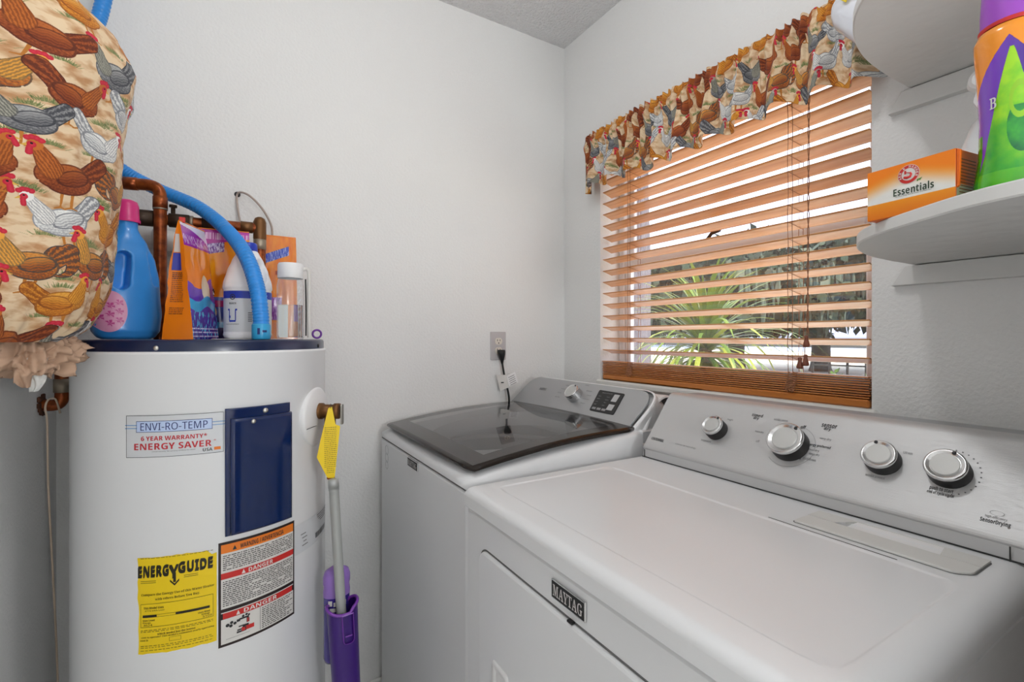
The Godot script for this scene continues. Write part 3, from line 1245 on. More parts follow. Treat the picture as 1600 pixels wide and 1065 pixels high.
	# printed dial arcs
	for q in [[-0.56, 0.09, 0.047, -0.5, 1.0], [-0.56, 0.09, 0.049, 1.2, 3.3], [-0.24, 0.044, 0.0075, 0.0, 6.3]]:
		var w := 0.0005
		for i in 28:
			var a0: float = lerpf(q[3], q[4], i / 28.0)
			var a1: float = lerpf(q[3], q[4], (i + 1) / 28.0)
			var c := Vector2(q[0], q[1])
			var k: float = q[2]
			var sq: float = 0.5 if k < 0.01 else 1.0
			var pq := []
			for e in [[a0, k], [a0, k + w], [a1, k + w], [a1, k]]:
				pq.append(at.call(c.x + sin(e[0] + 0.6) * e[1], c.y + cos(e[0] + 0.6) * e[1] * sq))
			b.quad(pq[0], pq[3], pq[2], pq[1])
	for i in 14:
		var a := -1.9 + i * 0.21
		b.quad(at.call(-0.308 + sin(a + 2.0) * 0.041, 0.096 + cos(a + 2.0) * 0.041), at.call(-0.308 + sin(a + 2.0) * 0.041 + 0.002, 0.096 + cos(a + 2.0) * 0.041), at.call(-0.308 + sin(a + 2.0) * 0.041 + 0.002, 0.098 + cos(a + 2.0) * 0.041), at.call(-0.308 + sin(a + 2.0) * 0.041, 0.098 + cos(a + 2.0) * 0.041))
	part(face, "dial_print", b, M.faint)


func unseen_cabinet():
	# out of view; darkens the dryer's side by reflection and by blocking the lamp
	var t := thing("unseen_cabinet", "unseen brown wooden cabinet right of the dryer, darkening its side", "cabinet", Vector3(0.9, 0, 0.2))
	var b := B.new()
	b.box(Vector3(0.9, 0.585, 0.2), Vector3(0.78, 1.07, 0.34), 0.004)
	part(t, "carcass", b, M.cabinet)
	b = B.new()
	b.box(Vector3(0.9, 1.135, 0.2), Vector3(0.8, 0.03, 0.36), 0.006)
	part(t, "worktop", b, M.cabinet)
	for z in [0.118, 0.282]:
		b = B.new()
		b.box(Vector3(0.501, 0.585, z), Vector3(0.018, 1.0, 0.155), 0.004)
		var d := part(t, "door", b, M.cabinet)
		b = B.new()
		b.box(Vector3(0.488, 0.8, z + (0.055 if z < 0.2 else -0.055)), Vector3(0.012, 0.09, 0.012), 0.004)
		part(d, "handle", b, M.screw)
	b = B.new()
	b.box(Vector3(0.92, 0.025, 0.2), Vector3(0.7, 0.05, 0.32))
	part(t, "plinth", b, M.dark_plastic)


func washer():
	var z0 := -1.68
	var z1 := -0.98
	var zc := (z0 + z1) / 2
	var t := thing("washing_machine", "white top-loading washing machine with a dark glass lid", "washer", Vector3(0.8, 0, zc))
	var b := B.new()
	b.box(Vector3(0.478, 0.47, zc), Vector3(0.02, 0.9, z1 - z0), 0.009)
	part(t, "front_panel", b, M.enamel)
	for z in [z0 + 0.01, z1 - 0.01]:
		b = B.new()
		b.box(Vector3(0.82, 0.47, z), Vector3(0.68, 0.9, 0.019), 0.004)
		part(t, "side_panel", b, M.enamel)
	b = B.new()
	b.box(Vector3(1.15, 0.47, zc), Vector3(0.02, 0.9, z1 - z0), 0.004)
	part(t, "rear_panel", b, M.enamel)
	b = B.new()
	b.box(Vector3(0.81, 0.06, zc), Vector3(0.66, 0.02, z1 - z0 - 0.03))
	part(t, "base_plate", b, M.grey_plastic)
	b = B.new()
	b.box(Vector3(0.82, 0.9205, zc), Vector3(0.69, 0.005, z1 - z0 - 0.006))
	# keep the tub clear: only a thin dark seam line at the front and sides
	var bb := B.new()
	bb.box(Vector3(0.474, 0.9205, zc), Vector3(0.008, 0.005, z1 - z0 - 0.006))
	part(t, "seam", bb, M.soft_seam)
	bb = B.new()
	bb.box(Vector3(0.81, 0.9205, z1 - 0.006), Vector3(0.67, 0.005, 0.008))
	part(t, "seam", bb, M.soft_seam)
	# top deck: a ring of white plastic round the tub, rising to the back
	var deck_y := func(x: float) -> float: return lerpf(0.951, 1.004, clampf((x - 0.48) / 0.52, 0, 1))
	b = B.new()
	var c := Vector2(0.76, zc)
	var seg := 64
	var ring_in := []
	var ring_mid := []
	var ring_out := []
	var skirt := []
	var low := []
	for i in seg:
		# counter-clockwise as seen from above: towards +x from +z
		var a := TAU * i / seg
		var d := Vector2(cos(a), -sin(a))
		var k := minf(1.0 / maxf(absf(d.x), 1e-4) * 0.27, 1.0 / maxf(absf(d.y), 1e-4) * 0.335)
		var q := c + d * 0.235
		ring_in.append(Vector3(q.x, deck_y.call(q.x) - 0.05, q.y))
		ring_mid.append(Vector3(q.x, deck_y.call(q.x), q.y))
		q = c + d * k
		ring_out.append(Vector3(q.x, deck_y.call(q.x), q.y))
	for i in seg:
		var p: Vector3 = ring_out[i]
		var x: float = 0.468 if p.x < 0.495 else (p.x if p.x < 1.02 else 1.16)
		var z: float = clampf(c.y + (p.z - c.y) / 0.335 * 0.35, z0, z1)
		skirt.append(Vector3(x, deck_y.call(p.x) - (0.014 if p.x < 1.02 else 0.0), z))
		low.append(Vector3(x, 0.923, z))
	b.grid([ring_mid, ring_in].map(func(r): return r), true)
	b.grid([low, skirt, ring_out, ring_mid], true)
	b.box(Vector3(1.09, 0.963, zc), Vector3(0.14, 0.08, z1 - z0 - 0.002), 0.004)
	part(t, "top_deck", b, M.enamel)
	b = B.new(Transform3D(Basis(), Vector3(c.x, 0, c.y)))
	b.lathe([Vector2(0, 0.55), Vector2(0.21, 0.55), Vector2(0.228, 0.6), Vector2(0.232, 0.9), Vector2(0.215, 0.92), Vector2(0.212, 0.905)].map(func(q): return q), 48)
	part(t, "wash_tub", b, mat(Color(0.6, 0.6, 0.6), 0.3, 0.5))
	b = B.new(Transform3D(Basis(), Vector3(c.x, 0, c.y)))
	b.lathe([Vector2(0.16, 0.56), Vector2(0.1, 0.6), Vector2(0.06, 0.66), Vector2(0.045, 0.8), Vector2(0.03, 0.84), Vector2(0, 0.845)], 32, 1, 1, 6, 0.12)
	part(t, "agitator", b, M.white_plastic)
	# lid: a shallow dome of smoked glass with an opaque frame
	var s_at := func(s: float, w: float) -> Vector3:
		var x := lerpf(0.476, 0.998, s)
		var k := 2.0 * w - 1.0
		x -= 0.008 * (1.0 - k * k) * (1.0 - s)
		var y := lerpf(0.97, 1.014, s) + 0.014 * sin(PI * s) * 0.8 + 0.006 * (1.0 - k * k)
		return Vector3(x, y, lerpf(-1.662, -0.985, w))
	b = B.new()
	var lim := [0.13, 0.955, 0.085, 0.915]
	var rect := func(bd: B, s0: float, s1: float, w0: float, w1: float):
		var rows := []
		for i in 13:
			var row := []
			for j in 13:
				row.append(s_at.call(lerpf(s1, s0, i / 12.0), lerpf(w1, w0, j / 12.0)))
			rows.append(row)
		bd.grid(rows)
	rect.call(b, 0.03, lim[0], 0.02, 0.98)
	rect.call(b, lim[1], 1.0, 0.02, 0.98)
	rect.call(b, lim[0], lim[1], 0.02, lim[2])
	rect.call(b, lim[0], lim[1], lim[3], 0.98)
	# rolled rim
	var r1 := []
	var r2 := []
	var r3 := []
	var r4 := []
	var path := []
	for i in 24:
		path.append([0.03 + 0.97 * i / 24.0, 0.98, 0, 1])
	for i in 24:
		path.append([1.0, 0.98 - 0.96 * i / 24.0, 1, 0])
	for i in 24:
		path.append([1.0 - 0.97 * i / 24.0, 0.02, 0, -1])
	for i in 24:
		path.append([0.03, 0.02 + 0.96 * i / 24.0, -1, 0])
	for q in path:
		var p: Vector3 = s_at.call(q[0], q[1])
		var out := Vector3(q[2], 0, q[3]) * 0.012
		r1.append(p)
		r2.append(p + out * 0.75 - Vector3(0, 0.003, 0))
		r3.append(p + out - Vector3(0, 0.0075, 0))
		r4.append(p + out * 0.7 - Vector3(0, 0.013, 0))
	for r in [r1, r2, r3, r4]:
		r.reverse()
	b.grid([r4, r3, r2, r1].map(func(r): return r), true)
	var lid := part(t, "lid", b, M.lid_frame)
	b = B.new()
	rect.call(b, lim[0], lim[1], lim[2], lim[3])
	part(lid, "lid_glass", b, M.lid_glass)
	# console
	var v := Vector3(0.095, 0.105, 0).normalized()
	var u := Vector3(0, 0, 1)
	var org := Vector3(1.0, 1.005, 0)
	var fx := on_face(org, u, v)
	var outline := round_poly([Vector2(-1.692, -0.004), Vector2(-1.004, -0.004), Vector2(-0.978, 0.055), Vector2(-1.035, 0.142), Vector2(-1.625, 0.146)], [0.004, 0.012, 0.045, 0.05, 0.06], 8)
	outline = round_poly([Vector2(-1.692, -0.004), Vector2(-1.0, -0.004), Vector2(-0.968, 0.145), Vector2(-1.648, 0.147)], [0.003, 0.01, 0.085, 0.06], 10)
	b = B.new(fx)
	b.prism(outline, -0.06, 0.0, 0.006, false)
	part(t, "console_shell", b, M.white_plastic)
	b = B.new()
	b.prism(round_poly([Vector2(1.03, 0.99), Vector2(1.19, 0.99), Vector2(1.19, 1.085), Vector2(1.12, 1.1), Vector2(1.075, 1.075)], [0.003, 0.003, 0.03, 0.02, 0.01]), z0 + 0.02, z1 - 0.004, 0.006)
	part(t, "console_body", b, M.white_plastic)
	b = B.new(fx)
	b.prism(round_poly([Vector2(-1.682, 0.002), Vector2(-1.016, 0.002), Vector2(-0.992, 0.138), Vector2(-1.645, 0.141)], [0.003, 0.008, 0.08, 0.056], 10), -0.004, 0.0012, 0.0005, false)
	var face := part(t, "control_panel", b, M.silver_panel)
	var at := func(x, y): return org + v * y + u * x + u.cross(v) * 0.0022
	knob(t, at.call(-1.322, 0.079), u, v, 0.0285, 0.032, 0.4, false, 0.8)
	b = B.new(fx)
	b.prism(round_poly([Vector2(-1.213, 0.034), Vector2(-1.1, 0.034), Vector2(-1.106, 0.116), Vector2(-1.226, 0.118)], 0.006), 0.001, 0.003, 0.0005, false)
	var dp := part(face, "display", b, M.dark_plastic)
	var at2 := func(x, y): return org + v * y + u * x + u.cross(v) * 0.0034
	for q in [[-1.133, 0.094, 0.024, 0.028], [-1.13, 0.058, 0.026, 0.022]]:
		b = B.new()
		b.patch(q[0] - q[2] / 2, q[1] - q[3] / 2, q[0] + q[2] / 2, q[1] + q[3] / 2, at2)
		part(dp, "button", b, M.button)
	b = B.new()
	for q in [["WASH OPTIONS", -1.18, 0.108, 0.05, 0.004], ["hot", -1.205, 0.094, 0.01, 0.004], ["warm", -1.205, 0.083, 0.013, 0.004], ["cool", -1.205, 0.072, 0.011, 0.004], ["cold", -1.205, 0.061, 0.011, 0.004], ["heavy", -1.165, 0.094, 0.014, 0.004], ["medium", -1.165, 0.083, 0.016, 0.004], ["light", -1.165, 0.072, 0.011, 0.004], ["extra", -1.165, 0.061, 0.011, 0.004]]:
		b.text(q[0], sans, Vector2(q[1], q[2]), q[3], q[4], at2)
	for q in [-1.198, -1.175, -1.152]:
		b.patch(q - 0.009, 0.041, q + 0.009, 0.049, at2)
	part(dp, "lettering", b, mat(Color(0.6, 0.6, 0.6), 0.5))
	b = B.new()
	b.text("MAYTAG", serif, Vector2(-1.53, 0.086), 0.045, 0.011, at)
	part(face, "lettering", b, M.faint)
	b = B.new()
	for q in [["normal", -1.4, 0.118, 0.026], ["bulky", -1.412, 0.1, 0.022], ["heavy", -1.42, 0.082, 0.022], ["wrinkle", -1.415, 0.063, 0.026], ["delicates", -1.272, 0.108, 0.03], ["rinse", -1.258, 0.09, 0.022], ["quick wash", -1.262, 0.073, 0.034], ["drain", -1.265, 0.056, 0.022], ["clean", -1.3, 0.13, 0.02]]:
		b.text(q[0], sans, Vector2(q[1], q[2]), q[3], 0.005, at)
	part(face, "dial_print", b, M.faint)
	badge(t, Vector3(0.468, 0.902, -1.34), Vector3(0, 0, 1), Vector3(0, 1, 0), 0.086, 0.026, "MAYTAG")
	# moulded seal mark near the left corner of the front
	b = B.new(on_face(Vector3(0.4682, 0.868, -1.61), Vector3(0, 0, 1), Vector3(0, 1, 0)))
	for q in [[0.0, 0.02, 0.016], [0.0, -0.006, 0.016], [0.0, -0.03, 0.014]]:
		var pts := []
		for i in 25:
			var a := TAU * i / 24.0
			pts.append(Vector3(q[0] + cos(a) * q[2], q[1] + sin(a) * q[2], 0.0))
		b.tube(pts, 0.0008, 5, false)
	part(t, "embossed_mark", b, M.grey_plastic)


# a curved slab on the water heater's jacket, bevelled on all four sides
func jacket_slab(b: B, a0: float, a1: float, y0: float, y1: float, o0: float, o1: float, bev: float):
	var da := rad_to_deg(bev / TR)
	var rows := []
	for lv in [[a0, a1, y0, y1, o0], [a0, a1, y0, y1, o1 - bev], [a0 + da * 0.3, a1 - da * 0.3, y0 + bev * 0.3, y1 - bev * 0.3, o1 - bev * 0.3], [a0 + da, a1 - da, y0 + bev, y1 - bev, o1]]:
		var row := []
		var n := 16
		for i in n:
			row.append(cyl(lerpf(lv[0], lv[1], float(i) / n), lv[2], lv[4]))
		row.append(cyl(lv[1], lv[2], lv[4]))
		for i in n:
			row.append(cyl(lerpf(lv[1], lv[0], float(i) / n), lv[3], lv[4]))
		row.append(cyl(lv[0], lv[3], lv[4]))
		rows.append(row)
	b.grid(rows, true)
	var n2 := 16
	var top := []
	for y in [y0 + bev, y1 - bev]:
		var row := []
		for i in n2 + 1:
			row.append(cyl(lerpf(a0 + da, a1 - da, float(i) / n2), y, o1))
		top.append(row)
	b.grid(top)


func sheet(b: B, a0: float, a1: float, y0: float, y1: float, off: float, n := 14):
	b.patch(a0, y0, a1, y1, func(x, y): return cyl(x, y, off), n, 1)


func water_heater():
	var t := thing("water_heater", "tall white electric water heater with a navy blue lid and access panel", "water heater", TC)
	var b := B.new(Transform3D(Basis(), TC))
	b.lathe([Vector2(TR - 0.03, 0.0), Vector2(TR - 0.03, 0.05), Vector2(TR - 0.03, 0.05), Vector2(TR, 0.05), Vector2(TR, 0.05), Vector2(TR, 1.232), Vector2(TR + 0.0025, 1.236), Vector2(TR + 0.0025, 1.24), Vector2(TR - 0.004, 1.242), Vector2(TR - 0.004, 1.242), Vector2(0, 1.242)], 96)
	part(t, "jacket", b, M.tank)
	b = B.new(Transform3D(Basis(), TC))
	var R := TR - 0.0035
	b.lathe([Vector2(R, 1.2395), Vector2(R, 1.259), Vector2(R - 0.002, 1.2635), Vector2(R - 0.007, 1.265), Vector2(R - 0.007, 1.265), Vector2(0, 1.266)], 96)
	var lid := part(t, "lid", b, M.navy_lid)
	for a in [-20.0, 62.0, 150.0, -110.0]:
		b = B.new(Transform3D(Basis(Vector3.RIGHT.rotated(Vector3.UP, deg_to_rad(a)), Vector3(0, 0, 1).rotated(Vector3.UP, deg_to_rad(a)), Vector3.DOWN), cyl(a, 1.249, -0.0045)))
		b.lathe([Vector2(0.005, 0), Vector2(0.0048, 0.002), Vector2(0.003, 0.0035), Vector2(0, 0.004)], 14)
		part(lid, "screw", b, M.screw if a < 0.0 else M.dark_plastic)
	# access panel
	b = B.new()
	jacket_slab(b, 6.0, 35.3, 0.86, 1.123, 0.0, 0.006, 0.0025)
	var pan := part(t, "access_panel", b, M.navy)
	b = B.new()
	jacket_slab(b, 7.8, 35.0, 0.862, 1.103, 0.004, 0.017, 0.007)
	part(pan, "raised_cover", b, M.navy)
	for q in [[22.5, 1.112, 0.0055], [16.5, 1.0935, 0.0165]]:
		var a: float = q[0]
		b = B.new(Transform3D(Basis(Vector3.RIGHT.rotated(Vector3.UP, deg_to_rad(a)), Vector3(0, 0, 1).rotated(Vector3.UP, deg_to_rad(a)), Vector3.DOWN), cyl(a, q[1], q[2])))
		b.lathe([Vector2(0.006, 0), Vector2(0.0055, 0.002), Vector2(0.003, 0.0038), Vector2(0, 0.004)].map(func(p): return p * (0.8 if a < 20.0 else 1.0)), 14)
		part(pan, "screw", b, M.screw)
	# brand label
	b = B.new()
	sheet(b, -31.3, 5.5, 1.0355, 1.1175, 0.0006)
	var lb := part(t, "maker_label", b, M.label_grey)
	var arc := rad_to_deg(1.0 / TR)
	# degrees across, metres up; text widths are given in degrees too
	var on := func(x, y): return cyl(x, y, 0.0012)
	b = B.new()
	for q in [[-31.3, 5.5, 1.1167, 1.1175], [-31.3, 5.5, 1.0355, 1.0363]]:
		b.patch(q[0], q[2], q[1], q[3], on, 14, 1)
	for x in [-31.3, 5.35]:
		b.patch(x, 1.0355, x + 0.15, 1.1175, on)
	part(lb, "border", b, M.ink)
	for y in [1.0925, 1.0985]:
		for q in [[-31.8, -26.9], [1.2, 6.0]]:
			b = B.new()
			b.patch(q[0], y - 0.0008, q[1], y + 0.0008, on, 4)
			part(lb, "stripe", b, M.sky_ink)
	b = B.new()
	b.patch(-27.2, 1.0845, 1.3, 1.1062, func(x, y): return cyl(x, y, 0.0009), 12)
	part(lb, "name_panel", b, M.pale_blue)
	b = B.new()
	for y in [1.0845, 1.1055]:
		b.patch(-27.2, y, 1.3, y + 0.0009, on, 12)
	for x in [-27.2, 1.12]:
		b.patch(x, 1.0845, x + 0.18, 1.1064, on)
	b.text("ENVI-RO-TEMP", sans, Vector2(-13.0, 1.0954), 25.0, 0.0142, on)
	part(lb, "lettering", b, M.blue_ink)
	b = B.new()
	b.text("6 YEAR WARRANTY*", bold, Vector2(-13.0, 1.0725), 24.6, 0.0092, on)
	b.text("ENERGY SAVER", bold, Vector2(-13.5, 1.0565), 29.0, 0.0125, on)
	b.text("®", sans, Vector2(2.2, 1.0615), 1.0, 0.003, on)
	part(lb, "lettering", b, M.red_ink)
	b = B.new()
	b.text("Limited warranty. See warranty certificate for details", sans, Vector2(-13.0, 1.0462), 16.0, 0.0028, on)
	b.text("USA", bold, Vector2(-0.5, 1.0435), 3.6, 0.0062, on)
	part(lb, "lettering", b, M.ink)
	b = B.new()
	b.patch(1.9, 1.0415, 4.4, 1.0475, on)
	part(lb, "flag", b, M.orange_ink)
	# yellow energy label with worn edges
	b = B.new()
	var rows := []
	for i in 13:
		var row := []
		for j in 17:
			var x := lerpf(-26.6, 2.9, j / 16.0)
			var y := lerpf(0.651, 0.84, i / 12.0)
			if j == 0:
				x += rng.randf_range(-0.25, 0.5)
			if i == 12:
				y += rng.randf_range(-0.0015, 0.001) - (0.009 if j > 14 else 0.0)
			if i == 0:
				y += rng.randf_range(-0.001, 0.001)
			row.append(cyl(x, y, 0.0007))
		rows.append(row)
	b.grid(rows)
	var eg := part(t, "energy_label", b, M.yellow)
	b = B.new()
	var eon := func(x, y): return cyl(x, y, 0.0013)
	b.text("ENERG", bold, Vector2(-20.6, 0.812), 11.6, 0.02, eon, 0.09)
	b.text("Y", bold, Vector2(-12.9, 0.808), 3.6, 0.024, eon, 0.09)
	b.text("GUIDE", bold, Vector2(-4.9, 0.814), 12.6, 0.02, eon, 0.09)
	# the long tail of the Y becomes an arrow
	b.patch(-13.1, 0.787, -12.1, 0.806, eon)
	b.quad(eon.call(-14.3, 0.789), eon.call(-12.6, 0.78), eon.call(-12.6, 0.784), eon.call(-14.3, 0.793))
	b.quad(eon.call(-12.6, 0.78), eon.call(-10.9, 0.789), eon.call(-10.9, 0.793), eon.call(-12.6, 0.784))
	b.text("Compare the Energy Use of this Water Heater", serif, Vector2(-11.6, 0.7665), 27.0, 0.0062, eon)
	b.text("with others Before You Buy.", serif, Vector2(-11.6, 0.757), 16.5, 0.0062, eon)
	for y in [0.7035, 0.7485]:
		b.patch(-25.4, y, 1.6, y + 0.0007, eon, 10)
	for x in [-25.4, 1.47]:
		b.patch(x, 0.7035, x + 0.13, 0.7492, eon)
	b.text("This Model Uses", bold, Vector2(-20.4, 0.741), 7.6, 0.0045, eon)
	b.patch(-24.6, 0.7225, -19.2, 0.7275, eon, 3)
	b.patch(-12.2, 0.7225, 0.3, 0.7275, eon, 5)
	b.patch(-19.2, 0.7225, -12.2, 0.723, eon, 3)
	b.patch(-19.2, 0.727, -12.2, 0.7275, eon, 3)
	for q in [["Uses Least", -22.2, 0.717, 4.6], ["Energy", -23.0, 0.712, 3.0], ["Uses Most", -1.8, 0.717, 4.4], ["Energy", -1.2, 0.712, 3.0]]:
		b.text(q[0], bold, Vector2(q[1], q[2]), q[3], 0.0036, eon)
	b.text("4624", sans, Vector2(-22.6, 0.7075), 3.4, 0.004, eon)
	b.text("5109", sans, Vector2(-0.6, 0.7075), 3.4, 0.004, eon)
	b.text("4774 kWh/year", sans, Vector2(-20.0, 0.735), 7.6, 0.004, eon)
	b.text("which model has the lowest", serif, Vector2(-12.0, 0.689), 14.0, 0.0042, eon)
	b.text("cost to operate? This model's estimated yearly operating", serif, Vector2(-11.6, 0.6835), 27.0, 0.0042, eon)
	b.text("cost is", serif, Vector2(-24.0, 0.6785), 3.0, 0.004, eon)
	b.patch(-14.6, 0.672, -10.2, 0.6724, eon)
	b.patch(-14.6, 0.6795, -10.2, 0.6799, eon)
	b.patch(-14.6, 0.672, -14.5, 0.6799, eon)
	b.patch(-10.3, 0.672, -10.2, 0.6799, eon)
	part(eg, "lettering", b, mat(Color(0.12, 0.1, 0.02), 0.5))
	b = B.new()
	for y in [0.8375, 0.697, 0.694, 0.6665, 0.663, 0.6575]:
		var x := -25.4
		while x < 1.2:
			var w := rng.randf_range(0.5, 1.6)
			b.patch(x, y, minf(x + w, 1.5), y + 0.0011, eon)
			x += w + 0.45
	for y in [0.793, 0.7895]:
		b.patch(-25.4, y, -19.5, y + 0.0011, eon, 3)
		b.patch(-9.2, y + 0.004, -4.0, y + 0.005, eon, 3)
	part(eg, "fine_print", b, mat(Color(0.42, 0.36, 0.05), 0.5))
	# black framed warning label
	b = B.new()
	sheet(b, 3.5, 38.6, 0.6335, 0.8485, 0.0009)
	var wl := part(t, "warning_label", b, M.frame_ink)
	b = B.new()
	for q in [[0.7115, 0.8255], [0.639, 0.69]]:
		b = B.new()
		sheet(b, 4.5, 37.7, q[0], q[1], 0.0015)
		part(wl, "paper", b, M.paper)
	b = B.new()
	sheet(b, 4.5, 37.7, 0.8255, 0.8435, 0.0016)
	part(wl, "warning_band", b, M.orange_ink)
	b = B.new()
	sheet(b, 4.5, 37.7, 0.7725, 0.785, 0.0019)
	part(wl, "danger_band", b, M.red)
	b = B.new()
	sheet(b, 5.2, 37.0, 0.6905, 0.7025, 0.0019)
	part(wl, "danger_band", b, M.red)
	b = B.new()
	sheet(b, 4.5, 37.7, 0.7025, 0.7045, 0.0016)
	part(wl, "paper", b, M.paper)
	var won := func(x, y): return cyl(x, y, 0.0023)
	b = B.new()
	b.text("WARNING / ADVERTENCIA", bold, Vector2(22.0, 0.834), 20.0, 0.0095, won)
	part(wl, "lettering", b, M.ink)
	b = B.new()
	b.tri(won.call(9.0, 0.8295), won.call(10.6, 0.8295), won.call(9.8, 0.8385))
	part(wl, "alert_sign", b, M.ink)
	b = B.new()
	b.tri(won.call(12.6, 0.7745), won.call(14.2, 0.7745), won.call(13.4, 0.7835))
	part(wl, "alert_sign", b, M.paper)
	b = B.new()
	b.tri(won.call(10.4, 0.692), won.call(12.0, 0.692), won.call(11.2, 0.701))
	part(wl, "alert_sign", b, M.paper)
	b = B.new()
	b.text("DANGER", bold, Vector2(21.0, 0.7787), 11.0, 0.0085, won)
	part(wl, "lettering", b, M.paper)
	b = B.new()
	b.text("DANGER", bold, Vector2(21.0, 0.6965), 15.0, 0.0085, won)
	part(wl, "lettering", b, M.paper)
	b = B.new()
	for y0 in range(0, 28):
		var y := 0.8205 - y0 * 0.0041
		if y > 0.768 and y < 0.788 or y < 0.714:
			continue
		var x := 5.2
		while x < 36.8:
			var w := rng.randf_range(0.4, 2.2)
			b.patch(x, y - 0.0012, minf(x + w, 37.0), y + 0.0006, won)
			x += w + 0.35 + (rng.randf() * 4.0 if rng.randf() < 0.06 else 0.0)
	for y0 in range(0, 11):
		var y := 0.6862 - y0 * 0.0042
		var x := 21.3
		while x < 36.4 - (y0 % 3) * 2.0:
			var w := rng.randf_range(0.6, 2.0)
			b.patch(x, y - 0.0013, minf(x + w, 37.0), y + 0.0005, won)
			x += w + 0.4
	b.patch(20.4, 0.641, 20.55, 0.69, won)
	part(wl, "fine_print", b, mat(Color(0.3, 0.28, 0.27), 0.6))
	# pictogram: a hand under running water, and drops
	b = B.new()
	var blot := func(bd: B, cx: float, cy: float, rx: float, ry: float):
		for i in 14:
			var a0 := TAU * i / 14.0
			var a1 := TAU * (i + 1) / 14.0
			bd.tri(won.call(cx, cy), won.call(cx + cos(a0) * rx * arc, cy + sin(a0) * ry), won.call(cx + cos(a1) * rx * arc, cy + sin(a1) * ry))
	for q in [[7.0, 0.676, 0.0035], [8.6, 0.6795, 0.003], [8.3, 0.673, 0.0032], [9.9, 0.676, 0.003], [13.2, 0.685, 0.0025], [14.6, 0.6862, 0.0025], [15.6, 0.6838, 0.0022]]:
		blot.call(b, q[0], q[1], q[2], q[2])
	for q in [[10.6, 0.6765, 12.0, 0.6815], [11.6, 0.679, 15.6, 0.6825], [14.6, 0.669, 15.6, 0.682], [13.0, 0.661, 15.5, 0.6665], [10.6, 0.653, 14.5, 0.6565], [10.8, 0.6575, 14.5, 0.6605], [11.4, 0.6645, 13.5, 0.667]]:
		b.patch(q[0], q[1], q[2], q[3], won)
	b.patch(6.4, 0.6475, 16.0, 0.648, won, 4)
	part(wl, "pictogram", b, M.ink)
	b = B.new()
	b.patch(12.6, 0.654, 17.8, 0.6625, won, 2)
	b.patch(14.9, 0.669, 15.8, 0.678, won)
	part(wl, "pictogram", b, M.red)
	# pale rating plate at the right
	b = B.new()
	rows = []
	for i in 2:
		var row := []
		for j in 13:
			row.append(cyl(lerpf(39.2, 76.0, j / 12.0), lerpf(0.764, 0.833, i) + 0.0 * j, 0.0007))
		rows.append(row)
	b.grid(rows)
	var rp := part(t, "rating_label", b, M.label_grey)
	b = B.new()
	var ron := func(x, y): return cyl(x, y, 0.0013)
	for q in [[43.0, 0.806, 47.0], [44.0, 0.797, 48.0], [45.0, 0.788, 47.5], [44.0, 0.779, 48.5], [58.0, 0.827, 75.0], [58.5, 0.8215, 74.0], [60.0, 0.816, 73.0], [62.0, 0.8105, 72.0]]:
		b.patch(q[0], q[1] - 0.001, q[2], q[1] + 0.001, ron, 4)
	var x := 56.0
	while x < 71.0:
		var w := rng.randf_range(0.25, 0.8)
		b.patch(x, 0.774, x + w, 0.787, ron)
		x += w + rng.randf_range(0.25, 0.7)
	part(rp, "fine_print", b, M.faint)


